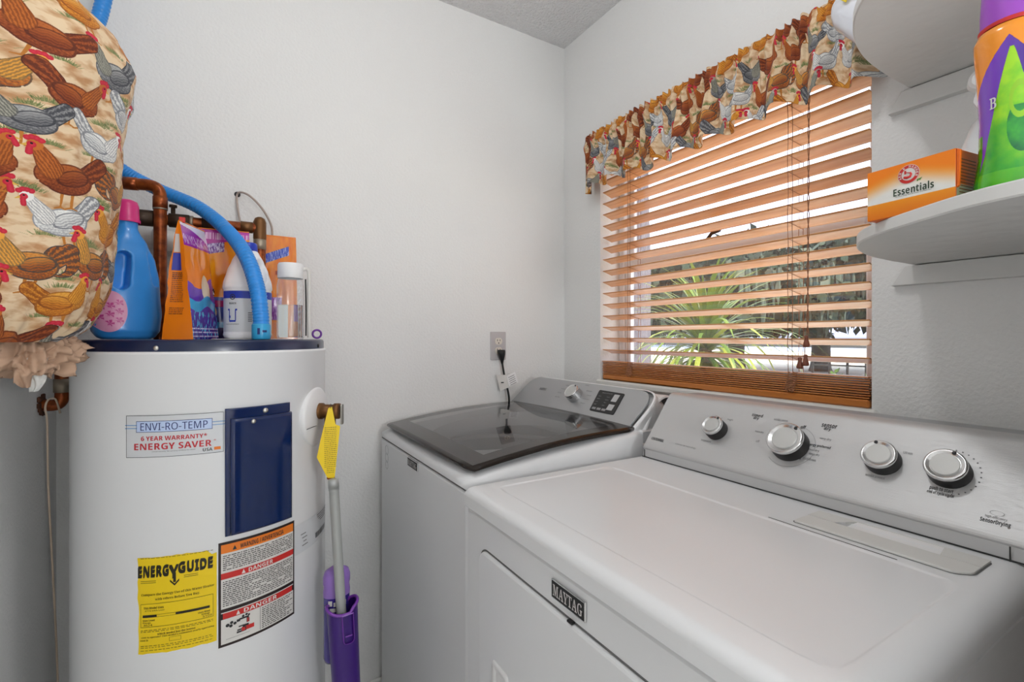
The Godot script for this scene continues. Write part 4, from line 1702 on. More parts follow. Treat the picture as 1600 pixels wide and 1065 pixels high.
func valve_and_mop():
	var a := deg_to_rad(58.0)
	var out := Vector3(sin(a), 0, cos(a))
	var side := Vector3(cos(a), 0, -sin(a))
	var t: Node3D = get_node("water_heater")
	var b := B.new(Transform3D(Basis(side, out, Vector3.DOWN), cyl(58.0, 1.074, -0.011)))
	b.lathe([Vector2(0.072, 0.0), Vector2(0.072, 0.011), Vector2(0.067, 0.015), Vector2(0.03, 0.019), Vector2(0, 0.019)], 48)
	var fl := part(t, "flange", b, M.white_plastic)
	b = B.new()
	var fo := cyl(58.0, 1.074, 0.0)
	b.tube([fo + out * 0.0065 - side * 0.068 - Vector3(0, 0.02, 0), fo + out * 0.0078 - side * 0.02 - Vector3(0, 0.02, 0)], 0.0008, 5)
	part(fl, "split", b, M.seam)
	var p0 := cyl(58.0, 1.087, 0.004)
	b = B.new()
	b.tube([p0, p0 + out * 0.012, p0 + out * 0.012, p0 + out * 0.04, p0 + out * 0.041, p0 + out * 0.041, p0 + out * 0.053, p0 + out * 0.055], [0.02, 0.02, 0.0165, 0.0165, 0.0165, 0.0195, 0.0195, 0.015], 20)
	b.tube([p0 + out * 0.03 - Vector3(0, 0.005, 0), p0 + out * 0.03 - Vector3(0, 0.036, 0), p0 + out * 0.03 - Vector3(0, 0.036, 0), p0 + out * 0.03 - Vector3(0, 0.046, 0)], [0.0135, 0.0135, 0.016, 0.016], 18)
	t = part(t, "relief_valve", b, M.brass)
	b = B.new()
	b.tube([p0 + out * 0.03 - Vector3(0, 0.044, 0), p0 + out * 0.03 - Vector3(0, 0.058, 0)], 0.0105, 16)
	part(t, "collar", b, M.solder)
	b = B.new()
	b.tube([p0 + out * 0.03 - Vector3(0, 0.056, 0), p0 + out * 0.032 - Vector3(0, 0.1, 0), p0 + out * 0.032 - Vector3(0, 0.168, 0)], 0.0095, 16)
	part(t, "drain_stub", b, M.copper)
	b = B.new(on_face(p0 + out * 0.06 + Vector3(0, -0.008, 0), side, Vector3.UP))
	b.prism(rr(0.016, 0.05, 0.004, 4), -0.0015, 0.0015, 0.0006)
	part(t, "test_lever", b, M.screw)
	# yellow tag wired to the valve
	b = B.new(on_face(Vector3(0.21, 0.0, -1.186), Vector3(1, 0, 0.12), Vector3(0, 1, 0)))
	var outline := round_poly([Vector2(-0.004, 1.104), Vector2(-0.021, 1.03), Vector2(-0.029, 0.99), Vector2(-0.006, 0.94), Vector2(0.01, 0.938), Vector2(0.0225, 1.06), Vector2(0.012, 1.064), Vector2(0.004, 1.108)], 0.003)
	b.prism(outline, -0.0004, 0.0004)
	var tag := single("warning_tag", b, M.yellow, "yellow plastic warning tag hanging from the brass valve", "tag")
	b = B.new(on_face(Vector3(0.21, 0.0, -1.186), Vector3(1, 0, 0.12), Vector3(0, 1, 0)))
	for y0 in range(0, 24):
		var y := 1.058 - y0 * 0.0046
		var w := 0.014 if y > 0.965 else 0.009
		var x := -w + 0.0015
		while x < w:
			var k := rng.randf_range(0.0012, 0.005)
			b.patch(x, y - 0.0009, minf(x + k, w), y + 0.0009, func(px, py): return Vector3(px, py, 0.0007))
			x += k + 0.0011
	part(tag, "fine_print", b, mat(Color(0.62, 0.52, 0.04), 0.5))
	b = B.new()
	b.tube(spline([Vector3(0.21, 1.103, -1.186), Vector3(0.214, 1.109, -1.189), p0 + out * 0.03 + Vector3(0, 0.018, 0.004)], 5), 0.0007, 6)
	part(tag, "wire", b, M.seam)
	# spray mop leaning against the heater
	var top := Vector3(0.214, 0.928, -1.165)
	var mid := Vector3(0.2305, 0.64, -1.165)
	var foot := Vector3(0.262, 0.06, -1.165)
	var m := thing("spray_mop", "purple spray mop with a grey pole beside the water heater", "mop", Vector3(0.262, 0, -1.165))
	b = B.new()
	var dir := (mid - top).normalized()
	b.tube([top, top + dir * 0.32], 0.0112, 18)
	part(m, "pole", b, M.pole)
	b = B.new()
	b.tube([top - dir * 0.014, top - dir * 0.012, top + dir * 0.006, top + dir * 0.006, top + dir * 0.012], [0.006, 0.0115, 0.0124, 0.0118, 0.0118], 18)
	part(m, "pole_cap", b, M.pole)
	# housing: a tapering scoop with a raised rim
	var rows := []
	for i in 14:
		var f := float(i) / 13.0
		var y := lerpf(0.03, 0.632, f)
		var c := foot.lerp(mid, clampf((y - 0.06) / 0.58, 0, 1)) + Vector3(0.002, 0, 0)
		var w := lerpf(0.022, 0.0345, f)
		var row := []
		for j in 24:
			var an := TAU * j / 24.0
			var sx := signf(sin(an)) * pow(absf(sin(an)), 0.7)
			var sz := signf(cos(an)) * pow(absf(cos(an)), 0.8)
			var yy := y
			if i == 13:
				yy += 0.012 * pow(absf(sx), 2.0) + (0.008 if sx > 0.5 else 0.0)
			row.append(Vector3(c.x + sx * w, yy, c.z + sz * 0.026))
		rows.append(row)
	b = B.new()
	b.grid(rows, true)
	var bot := []
	for j in 24:
		bot.append(Vector3(foot.x, 0.03, foot.z))
	b.grid([bot, rows[0]], true)
	part(m, "housing", b, M.purple)
	b = B.new()
	var rim := []
	for p in rows[13]:
		rim.append(p)
	rim.append(rim[0])
	b.tube(rim, 0.0035, 8, false)
	part(m, "rim", b, M.violet)
	b = B.new(on_face(mid + Vector3(0.009, -0.006, 0.0262), Vector3(1, 0.054, 0), Vector3(-0.054, 1, 0)))
	b.prism(round_poly([Vector2(-0.013, -0.07), Vector2(0.013, -0.07), Vector2(0.0135, 0.0), Vector2(-0.0135, 0.0)], [0.012, 0.012, 0.001, 0.001], 8), -0.004, 0.004, 0.002)
	b.box(Vector3(0, -0.05, 0.0045), Vector3(0.016, 0.003, 0.002), 0.0008)
	part(m, "spray_trigger", b, M.violet)
	# refill bottle standing upside down in the housing, behind the pole
	var bc := Vector3(0.2275, 0, -1.2)
	b = B.new(Transform3D(Basis(), bc))
	b.lathe([Vector2(0, 0.5), Vector2(0.027, 0.5), Vector2(0.03, 0.51), Vector2(0.03, 0.655), Vector2(0.03, 0.655), Vector2(0, 0.655)], 28, 1, 0.72)
	var bt := part(m, "refill_bottle", b, mat(Color(0.22, 0.16, 0.5), 0.25, 0.0, 0.4))
	b = B.new(Transform3D(Basis(), bc))
	b.lathe([Vector2(0.0305, 0.655), Vector2(0.031, 0.665), Vector2(0.029, 0.678), Vector2(0.0312, 0.686), Vector2(0.0312, 0.7), Vector2(0.027, 0.713), Vector2(0.012, 0.722), Vector2(0, 0.722)], 28, 1, 0.72)
	part(bt, "bottle_base", b, M.lilac)
	b = B.new()
	for q in [[-0.018, 0.644, 0.008, 0.012], [-0.006, 0.641, 0.01, 0.01], [-0.012, 0.628, 0.014, 0.009], [0.014, 0.64, 0.008, 0.012]]:
		b.patch(q[0] - q[2] / 2, q[1] - q[3] / 2, q[0] + q[2] / 2, q[1] + q[3] / 2, func(x, y): return bc + Vector3(x, y, 0.72 * sqrt(maxf(0.0, 0.0009 - x * x)) + 0.0008), 4)
	part(bt, "label_print", b, M.paper)
	b = B.new()
	b.box(Vector3(0.262, 0.016, -1.165), Vector3(0.26, 0.026, 0.1), 0.008)
	part(m, "mop_head", b, M.violet)


func ring_at(b: B, p: Vector3, dir: Vector3, r: float, len_: float):
	var d := dir.normalized() * len_ / 2.0
	b.tube([p - d, p - d * 0.96, p + d * 0.96, p + d], [r * 0.9, r, r, r * 0.9], 18)


func pipes():
	# cold line: out of the left wall, up behind the cloth cover, across and down into the heater
	var t := thing("cold_pipe", "copper pipe rising from the left wall and bending down into the heater", "pipe", Vector3(-0.144, 1.266, -1.5))
	var b := B.new()
	var pts := round_path([Vector3(-0.40, 1.104, -1.6), Vector3(-0.352, 1.1, -1.6), Vector3(-0.352, 1.655, -1.6), Vector3(-0.3, 1.655, -1.54), Vector3(-0.144, 1.655, -1.5), Vector3(-0.144, 1.262, -1.5)], 0.028)
	b.tube(pts, 0.0142, 18)
	part(t, "tube", b, M.copper)
	b = B.new()
	ring_at(b, Vector3(-0.144, 1.612, -1.5), Vector3.UP, 0.0162, 0.03)
	part(t, "elbow_collar", b, M.copper)
	b = B.new()
	ring_at(b, Vector3(-0.205, 1.655, -1.5155), Vector3(0.156, 0, 0.04), 0.0158, 0.03)
	part(t, "elbow_collar", b, M.copper)
	b = B.new()
	ring_at(b, Vector3(-0.144, 1.596, -1.5), Vector3.UP, 0.0158, 0.005)
	part(t, "solder_joint", b, M.solder)
	b = B.new()
	ring_at(b, Vector3(-0.352, 1.15, -1.6), Vector3.UP, 0.0165, 0.034)
	part(t, "solder_joint", b, M.solder)
	b = B.new()
	for i in 9:
		var a := TAU * i / 9.0
		var r := 0.019 + 0.006 * sin(i * 2.3)
		b.box(Vector3(-0.389, 1.104 + sin(a) * r, -1.6 + cos(a) * r), Vector3(0.006, 0.014 + 0.006 * sin(i * 3.1), 0.016), 0.002)
	part(t, "rusty_sleeve", b, mat(Color(0.3, 0.16, 0.08), 0.9))
	# hot line
	t = thing("hot_pipe", "copper pipe with a capped upright behind the orange pouches on the heater", "pipe", Vector3(0.08, 1.266, -1.5))
	b = B.new()
	b.tube([Vector3(0.08, 1.262, -1.5), Vector3(0.08, 1.57, -1.5)], 0.0142, 18)
	b.tube(round_path([Vector3(-0.4, 1.573, -1.53), Vector3(0.08, 1.573, -1.5)], 0.01), 0.0135, 18)
	part(t, "tube", b, M.copper)
	b = B.new()
	b.tube([Vector3(0.08, 1.54, -1.5), Vector3(0.08, 1.545, -1.5), Vector3(0.08, 1.59, -1.5), Vector3(0.08, 1.6, -1.5), Vector3(0.08, 1.604, -1.5)], [0.015, 0.0165, 0.0165, 0.0125, 0.006], 18)
	ring_at(b, Vector3(0.048, 1.573, -1.502), Vector3(1, 0, 0), 0.0155, 0.03)
	part(t, "tee", b, M.brass)
	b = B.new()
	ring_at(b, Vector3(0.08, 1.528, -1.5), Vector3.UP, 0.0162, 0.028)
	part(t, "solder_joint", b, M.solder)
	b = B.new()
	ring_at(b, Vector3(-0.078, 1.573, -1.51), Vector3(1, 0, 0.06), 0.0165, 0.008)
	part(t, "solder_joint", b, M.solder)
	b = B.new()
	ring_at(b, Vector3(-0.015, 1.573, -1.506), Vector3(1, 0, 0.06), 0.0165, 0.02)
	part(t, "solder_joint", b, M.solder)
	b = B.new()
	ring_at(b, Vector3(-0.105, 1.573, -1.512), Vector3(1, 0, 0.06), 0.018, 0.045)
	part(t, "union_nut", b, M.dark_pipe)
	b = B.new()
	ring_at(b, Vector3(-0.185, 1.573, -1.517), Vector3(1, 0, 0.06), 0.0205, 0.055)
	part(t, "shutoff_valve", b, M.dark_pipe)
	b = B.new()
	ring_at(b, Vector3(-0.04, 1.573, -1.508), Vector3(1, 0, 0.06), 0.0165, 0.03)
	part(t, "union_nut", b, M.dark_pipe)
	b = B.new()
	b.tube([Vector3(-0.118, 1.585, -1.51), Vector3(-0.118, 1.606, -1.51), Vector3(-0.118, 1.606, -1.51), Vector3(-0.118, 1.612, -1.51)], [0.005, 0.005, 0.009, 0.009], 12)
	part(t, "valve_stem", b, M.dark_pipe)
	t = thing("drain_pipe", "white plastic pipe running along the wall behind the copper pipes", "pipe", Vector3(-0.2, 1.549, -1.68))
	b = B.new()
	b.tube([Vector3(-0.392, 1.549, -1.69), Vector3(-0.05, 1.549, -1.69)], 0.0255, 24)
	part(t, "tube", b, M.pvc)
	b = B.new()
	ring_at(b, Vector3(-0.155, 1.549, -1.69), Vector3(1, 0, 0), 0.029, 0.05)
	part(t, "coupling", b, M.pvc)
	b = B.new()
	ring_at(b, Vector3(-0.05, 1.549, -1.69), Vector3(1, 0, 0), 0.029, 0.03)
	b.tube([Vector3(-0.05, 1.549, -1.69), Vector3(-0.05, 1.549, -1.735)], 0.024, 20)
	part(t, "wall_elbow", b, M.pvc)
	# blue ribbed hose
	t = thing("drain_hose", "bright blue ribbed hose arching down onto the water heater lid", "hose", Vector3(0.068, 1.266, -1.225))
	var hp := spline([Vector3(-0.24, 2.573, -1.62), Vector3(-0.255, 2.3, -1.62), Vector3(-0.278, 2.134, -1.62), Vector3(-0.297, 2.05, -1.62), Vector3(-0.309, 1.95, -1.62), Vector3(-0.302, 1.83, -1.615), Vector3(-0.27, 1.745, -1.605), Vector3(-0.221, 1.698, -1.59), Vector3(-0.151, 1.66, -1.567), Vector3(-0.063, 1.612, -1.5), Vector3(0.002, 1.539, -1.4), Vector3(0.04, 1.461, -1.285), Vector3(0.0605, 1.384, -1.24), Vector3(0.0675, 1.32, -1.227), Vector3(0.068, 1.29, -1.225)], 90)
	# even steps, four to a rib
	var even := [hp[0]]
	var rad := [0.0165]
	var left := 0.0
	for i in hp.size() - 1:
		var seg: float = hp[i].distance_to(hp[i + 1])
		left += seg
		if left >= 0.0016:
			even.append(hp[i + 1])
			rad.append(0.0158 + [0.0, 0.0007, 0.0012, 0.0007][even.size() % 4] * 1.5)
			left = 0.0
	b = B.new()
	b.tube(even, rad, 16)
	part(t, "ribbed_tube", b, M.hose)
	b = B.new(Transform3D(Basis(), Vector3(0.068, 1.266, -1.225)))
	b.lathe([Vector2(0, 0), Vector2(0.0185, 0), Vector2(0.0195, 0.002), Vector2(0.0195, 0.032), Vector2(0.0175, 0.035), Vector2(0, 0.035)], 28)
	var cuff := part(t, "cuff", b, M.hose_end)
	b = B.new()
	for q in [[-0.006, 1.284, 0.005, 0.014], [0.006, 1.284, 0.009, 0.005]]:
		b.patch(q[0] - q[2] / 2, q[1] - q[3] / 2, q[0] + q[2] / 2, q[1] + q[3] / 2, func(x, y): return Vector3(0.068 + x, y, -1.225 + sqrt(0.0195 * 0.0195 - x * x) + 0.0004), 4)
	part(cuff, "cuff_print", b, M.blue_ink)
	# pale wire loop hanging from a hole in the wall
	b = B.new()
	b.tube(spline([Vector3(0.048, 1.57, -1.712), Vector3(0.032, 1.66, -1.71), Vector3(0.03, 1.719, -1.722), Vector3(0.058, 1.712, -1.69), Vector3(0.095, 1.675, -1.685), Vector3(0.122, 1.625, -1.69), Vector3(0.126, 1.575, -1.7)], 10), 0.0032, 8)
	var wire := single("wall_wire", b, mat(Color(0.7, 0.64, 0.6), 0.6), "thin pale wire looping out of a hole in the back wall above the heater", "wire")
	b = B.new(Transform3D(Basis(Vector3.RIGHT, Vector3(0, 0, 1), Vector3.DOWN), Vector3(0.03, 1.719, -1.7305)))
	b.lathe([Vector2(0.009, 0), Vector2(0.008, 0.003), Vector2(0.004, 0.006), Vector2(0, 0.006)], 14)
	part(wire, "grommet", b, M.dark_plastic)
	# string tied to the wall pipe
	b = B.new()
	b.tube(spline([Vector3(-0.352, 1.083, -1.585), Vector3(-0.36, 1.1175, -1.583), Vector3(-0.37, 1.119, -1.572), Vector3(-0.375, 1.1, -1.568), Vector3(-0.372, 1.06, -1.57), Vector3(-0.372, 0.91, -1.578), Vector3(-0.371, 0.74, -1.6), Vector3(-0.37, 0.5, -1.633), Vector3(-0.37, 0.3, -1.65), Vector3(-0.372, 0.02, -1.655)], 8), 0.0022, 7)
	single("hanging_string", b, M.string, "pale string hanging down the left wall from the copper pipe", "string")


func round_path(pts: Array, r: float, n := 7) -> Array:
	var o := [pts[0]]
	for i in range(1, pts.size() - 1):
		var p: Vector3 = pts[i]
		var a: Vector3 = pts[i - 1] - p
		var c: Vector3 = pts[i + 1] - p
		var k := minf(r, minf(a.length(), c.length()) * 0.48)
		var p0 := p + a.normalized() * k
		var p1 := p + c.normalized() * k
		for j in n + 1:
			var t := float(j) / n
			o.append(p0.lerp(p, t).lerp(p.lerp(p1, t), t))
	o.append(pts[-1])
	return o


func curve(keys: Array, x: float) -> float:
	if x <= keys[0].x:
		return keys[0].y
	for i in keys.size() - 1:
		if x < keys[i + 1].x:
			var t: float = (x - keys[i].x) / (keys[i + 1].x - keys[i].x)
			t = lerpf(t, t * t * (3.0 - 2.0 * t), 0.5)
			return lerpf(keys[i].y, keys[i + 1].y, t)
	return keys[-1].y


func print_tex(w: int, h: int, paint: Callable) -> ImageTexture:
	var im := Image.create(w, h, false, Image.FORMAT_RGB8)
	for y in h:
		for x in w:
			im.set_pixel(x, y, paint.call(float(x) / w, float(y) / h))
	im.generate_mipmaps()
	return ImageTexture.create_from_image(im)


func pouch(t: Node3D, c: Vector3, along: Vector3, w: float, d: float, h: float, m_front: Material, m_side: Material, fold := 0.0):
	var u := along.normalized()
	var n := u.cross(Vector3.UP)
	var f := FastNoiseLite.new()
	f.seed = int(c.x * 1000.0)
	f.frequency = 9.0
	var pt := func(k: float, a: float, s: float) -> Vector3:
		# k height 0..1, a across -1..1, s front +1 or back -1
		var dd := d / 2.0 * pow(maxf(0.0, 1.0 - k), 0.75) + 0.0012
		var puff := 0.006 * sin(PI * minf(k * 1.1, 1.0)) * (1.0 - a * a)
		var ww := w / 2.0 * (1.0 - 0.07 * k)
		var wr := f.get_noise_3d(a * w * 2.0, k * h * 2.0, s) * 0.006 * sin(PI * clampf(k, 0.02, 1.0))
		var p := c + u * (a * ww) + Vector3.UP * (k * h) + n * (s * (dd + puff + wr))
		if k > 0.9:
			p += n * fold * (k - 0.9) * 10.0
		return p
	var M1 := 22
	var N1 := 14
	for s in [1.0, -1.0]:
		var rows := []
		for i in M1:
			var row := []
			for j in N1:
				row.append(pt.call(float(i) / (M1 - 1), (2.0 * j / (N1 - 1) - 1.0) * s, s))
			rows.append(row)
		var b := B.new()
		b.grid(rows)
		part(t, "front_panel" if s > 0.0 else "back_panel", b, m_front if s > 0.0 else m_side)
	for e in [1.0, -1.0]:
		var b2 := B.new()
		var rows := []
		for i in M1:
			var k := float(i) / (M1 - 1)
			var p0: Vector3 = pt.call(k, e, e)
			var p1: Vector3 = pt.call(k, e, -e)
			var row := []
			for j in 7:
				var q := j / 6.0
				var fold_in := (1.0 - absf(2.0 * q - 1.0)) * 0.012 * smoothstep(0.1, 0.6, k) * (1.0 - k)
				row.append(p0.lerp(p1, q) - u * e * fold_in)
			rows.append(row)
		b2.grid(rows)
		part(t, "gusset", b2, m_side)
	var b3 := B.new()
	b3.tube([pt.call(1.0, -1.0, 1.0) , pt.call(1.0, -0.3, 1.0), pt.call(1.0, 0.3, 1.0), pt.call(1.0, 1.0, 1.0)], 0.0016, 6)
	part(t, "seal", b3, m_side)


func tank_top_items():
	var Y := 1.266
	# blue detergent jug
	var jc := Vector3(-0.2, Y, -1.42)
	var turn := 0.42
	var t := thing("detergent_jug", "big blue plastic detergent jug with a pink cap on the heater", "jug", jc)
	var wx := [Vector2(0, 0.046), Vector2(0.006, 0.056), Vector2(0.02, 0.064), Vector2(0.06, 0.0675), Vector2(0.1, 0.064), Vector2(0.14, 0.0625), Vector2(0.185, 0.055), Vector2(0.225, 0.039), Vector2(0.25, 0.024), Vector2(0.258, 0.021), Vector2(0.278, 0.021)]
	var wz := [Vector2(0, 0.034), Vector2(0.006, 0.042), Vector2(0.02, 0.048), Vector2(0.1, 0.049), Vector2(0.16, 0.042), Vector2(0.225, 0.03), Vector2(0.25, 0.024), Vector2(0.258, 0.021), Vector2(0.278, 0.021)]
	var sd := func(x: float, y: float, z: float) -> float:
		var a := curve(wx, y)
		var c := curve(wz, y)
		var q := (pow(pow(absf(x / a), 2.3) + pow(absf(z / c), 2.3), 1.0 / 2.3) - 1.0) * minf(a, c)
		q = maxf(q, maxf(-y, y - 0.276))
		# thumb recess and finger recess either side of the grip
		var r1 := cap2(Vector2(x, y), Vector2(-0.022, 0.128), Vector2(-0.014, 0.188), 0.016, 0.013)
		r1 = maxf(r1, 0.004 - z)
		var r2 := cap2(Vector2(x, y), Vector2(0.05, 0.135), Vector2(0.04, 0.2), 0.011, 0.009)
		r2 = maxf(r2, 0.022 - z)
		return maxf(q, -minf(r1, r2))
	var b := B.new(Transform3D(Basis(Vector3.UP, turn), jc))
	nets(b, Vector3(-0.075, -0.006, -0.055), Vector3(0.075, 0.286, 0.055), 0.0034, sd)
	part(t, "body", b, M.blue_jug)
	b = B.new(Transform3D(Basis(Vector3.UP, turn), jc))
	b.lathe([Vector2(0.0265, 0.272), Vector2(0.0265, 0.279), Vector2(0.0245, 0.281), Vector2(0.0235, 0.31), Vector2(0.0205, 0.321), Vector2(0.012, 0.325), Vector2(0, 0.325)], 36)
	part(t, "cap", b, M.pink_cap)
	b = B.new(Transform3D(Basis(Vector3.UP, turn), jc))
	var lab := func(x, y) -> Vector3:
		var a := curve(wx, y)
		var c := curve(wz, y)
		return Vector3(x, y, c * pow(maxf(0.0, 1.0 - pow(absf(x / a), 2.3)), 1.0 / 2.3) + 0.0008)
	for i in 40:
		var a0 := TAU * i / 40.0
		var a1 := TAU * (i + 1) / 40.0
		for k in 5:
			var r0 := k / 5.0
			var r1 := (k + 1) / 5.0
			b.quad(lab.call(-0.042 + cos(a0) * 0.03 * r0, 0.062 + sin(a0) * 0.046 * r0), lab.call(-0.042 + cos(a0) * 0.03 * r1, 0.062 + sin(a0) * 0.046 * r1), lab.call(-0.042 + cos(a1) * 0.03 * r1, 0.062 + sin(a1) * 0.046 * r1), lab.call(-0.042 + cos(a1) * 0.03 * r0, 0.062 + sin(a1) * 0.046 * r0))
	var pl := part(t, "label_sticker", b, M.pink)
	b = B.new(Transform3D(Basis(Vector3.UP, turn), jc))
	for i in 9:
		var c := Vector2(-0.042 + 0.018 * sin(i * 2.1), 0.035 + 0.0065 * i)
		for k in 5:
			var a := TAU * k / 5.0 + i
			var p := c + Vector2(cos(a), sin(a)) * 0.006
			b.quad(lab.call(c.x, c.y) + Vector3(0, 0, 0.0005), lab.call(p.x + 0.002, p.y - 0.002) + Vector3(0, 0, 0.0005), lab.call(p.x + 0.002, p.y + 0.003) + Vector3(0, 0, 0.0005), lab.call(p.x - 0.003, p.y + 0.002) + Vector3(0, 0, 0.0005))
	part(pl, "flower_print", b, M.magenta)

	# pouches
	var f := FastNoiseLite.new()
	f.frequency = 1.0
	var art := func(u: float, v: float) -> Color:
		var c := Color(0.95, 0.58, 0.1).lerp(Color(0.93, 0.42, 0.05), v)
		if v < 0.2:
			c = Color(0.62, 0.12, 0.62) if v > 0.03 + 0.1 * u * u else Color(0.9, 0.86, 0.92)
		if v > 0.5 + 0.06 * sin(u * 5.0):
			c = Color(0.48, 0.3, 0.72).lerp(Color(0.18, 0.06, 0.5), (v - 0.5) * 2.0)
		if Vector2((u - 0.55) * 1.2, (v - 0.55) * 1.7).length() < 0.2:
			c = Color(0.93, 0.87, 0.76)
		if absf(v - 0.69 - 0.03 * sin(u * 8.0)) < 0.045:
			c = Color(0.2, 0.62, 0.82)
		if v > 0.76 and f.get_noise_2d(u * 14.0, v * 9.0) > 0.25:
			c = Color(0.35, 0.75, 0.9)
		if v > 0.9 and int(v * 90.0) % 3 == 0 and f.get_noise_2d(u * 40.0, floor(v * 30.0)) > -0.2:
			c = Color(0.85, 0.8, 0.92)
		if v < 0.18 and v > 0.1 and f.get_noise_2d(u * 36.0, v * 12.0) > 0.1:
			c = Color(0.92, 0.8, 0.92)
		return c
	var foil := mat(Color(1, 1, 1), 0.16, 0.0, 0.6)
	foil.albedo_texture = print_tex(192, 256, art)
	var art2 := func(u: float, v: float) -> Color:
		var c := Color(0.96, 0.62, 0.1).lerp(Color(0.93, 0.48, 0.05), f.get_noise_2d(u * 3.0, v * 3.0) + 0.5)
		if v < 0.15 - 0.08 * u:
			c = Color(0.72, 0.18, 0.62)
			if v > 0.03 and v < 0.09 and f.get_noise_2d(u * 40.0, 3.0) > 0.0:
				c = Color(0.96, 0.8, 0.93)
		elif absf(v - 0.2 + 0.1 * u) < 0.05 and u < 0.5:
			c = Color(0.86, 0.8, 0.93) if f.get_noise_2d(u * 28.0, v * 20.0) > 0.0 else Color(0.42, 0.16, 0.58)
		if v > 0.62:
			c = Color(0.3, 0.4, 0.75).lerp(Color(0.05, 0.1, 0.4), (v - 0.62) * 2.6)
			if Vector2((u - 0.3) * 0.9, v - 0.76).length() < 0.06:
				c = Color(0.86, 0.78, 0.62)
			if absf(v - 0.68) < 0.03:
				c = Color(0.66, 0.12, 0.42)
			if absf(v - 0.87) < 0.025:
				c = Color(0.2, 0.65, 0.9)
		if Vector2((u - 0.26) * 0.8, v - 0.58).length() < 0.05:
			c = Color(0.95, 0.95, 0.95) if f.get_noise_2d(u * 30.0, v * 40.0) > 0.0 else Color(0.1, 0.1, 0.12)
		return c
	var foil2 := mat(Color(1, 1, 1), 0.18, 0.0, 0.6)
	foil2.albedo_texture = print_tex(192, 256, art2)
	var art3 := func(u: float, v: float) -> Color:
		var c := Color(0.93, 0.55, 0.09).lerp(Color(0.88, 0.44, 0.05), f.get_noise_2d(u * 4.0, v * 4.0) + 0.5)
		if absf(v - 0.19 + 0.12 * (u - 0.3)) < 0.045 and u < 0.75:
			c = Color(0.2, 0.3, 0.72)
			if f.get_noise_2d(u * 34.0, v * 10.0) > 0.2:
				c = Color(0.75, 0.78, 0.92)
		if absf(v - 0.36) < 0.02 and u > 0.3 and u < 0.75 and f.get_noise_2d(u * 50.0, 1.0) > -0.2:
			c = Color(0.62, 0.18, 0.06)
		if v > 0.6 and v < 0.82 and u < 0.5:
			c = Color(0.5, 0.2, 0.62).lerp(Color(0.85, 0.7, 0.9), clampf(f.get_noise_2d(u * 16.0, v * 16.0) * 2.0, 0, 1))
		return c
	var foil3 := mat(Color(1, 1, 1), 0.2, 0.0, 0.6)
	foil3.albedo_texture = print_tex(160, 256, art3)
	t = thing("treat_pouch", "orange and purple foil pouch standing edge-on at the front of the heater", "pouch", Vector3(-0.0686, Y, -1.33))
	# its long side runs back from the edge that faces the camera
	var u := Vector3(0.0466, 0, -0.11).normalized()
	pouch(t, Vector3(-0.0686, Y, -1.33), u, 0.118, 0.062, 0.262, foil, M.orange)
	var b4 := B.new()
	b4.box(Vector3(-0.0845, Y + 0.266, -1.292), Vector3(0.012, 0.012, 0.006), 0.001)
	part(t, "tear_tab", b4, M.red)
	# gusset panel print
	b4 = B.new()
	var gn := -u
	var gs := Vector3.UP.cross(gn)
	var go := Vector3(-0.0686, Y, -1.33) + gn * 0.0595
	var gon := func(x, y): return go + gs * (x * (1.0 - y / 0.3)) + Vector3.UP * y - gn * (0.004 * y / 0.262) + gn * (0.0012 - 0.012 * (1.0 - absf(x) / 0.03) * smoothstep(0.1, 0.6, y / 0.262) * (1.0 - y / 0.262))
	for i in 20:
		var y := 0.145 - i * 0.0042 - (0.01 if i > 15 else 0.0)
		var x := -0.022
		while x < 0.012:
			var k := rng.randf_range(0.002, 0.009)
			b4.patch(x, y, minf(x + k, 0.016), y + (0.0026 if i < 4 else 0.0016), gon)
			x += k + 0.0014
	part(t, "fine_print", b4, mat(Color(0.42, 0.2, 0.04), 0.5))
	b4 = B.new()
	b4.patch(-0.026, 0.152, 0.012, 0.19, gon, 6, 4)
	part(t, "photo_print", b4, mat(Color(0.2, 0.22, 0.6), 0.3))
	b4 = B.new()
	b4.patch(-0.024, 0.192, 0.01, 0.232, gon, 6, 4)
	part(t, "pale_print", b4, mat(Color(0.78, 0.74, 0.72), 0.35))
	t = thing("treat_pouch", "orange foil pouch with a magenta banner standing behind the white bleach jug", "pouch", Vector3(-0.004, Y, -1.463))
	pouch(t, Vector3(-0.004, Y, -1.463), Vector3(1, 0, 0.05), 0.122, 0.046, 0.285, foil2, M.orange)
	t = thing("treat_pouch", "orange foil pouch with a blue banner at the back behind the water bottle", "pouch", Vector3(0.139, Y, -1.562))
	pouch(t, Vector3(0.139, Y, -1.562), Vector3(1, 0, 0.0), 0.086, 0.044, 0.302, foil3, M.orange)

	# bleach jug
	jc = Vector3(0.046, Y, -1.347)
	t = thing("bleach_jug", "white plastic bleach jug with a blue cap and blue striped label", "jug", jc)
	var bx := [Vector2(0, 0.046), Vector2(0.004, 0.051), Vector2(0.012, 0.0535), Vector2(0.014, 0.052), Vector2(0.12, 0.052), Vector2(0.123, 0.054), Vector2(0.135, 0.053), Vector2(0.165, 0.045), Vector2(0.19, 0.035), Vector2(0.212, 0.024), Vector2(0.22, 0.018), Vector2(0.224, 0.0165), Vector2(0.236, 0.0165)]
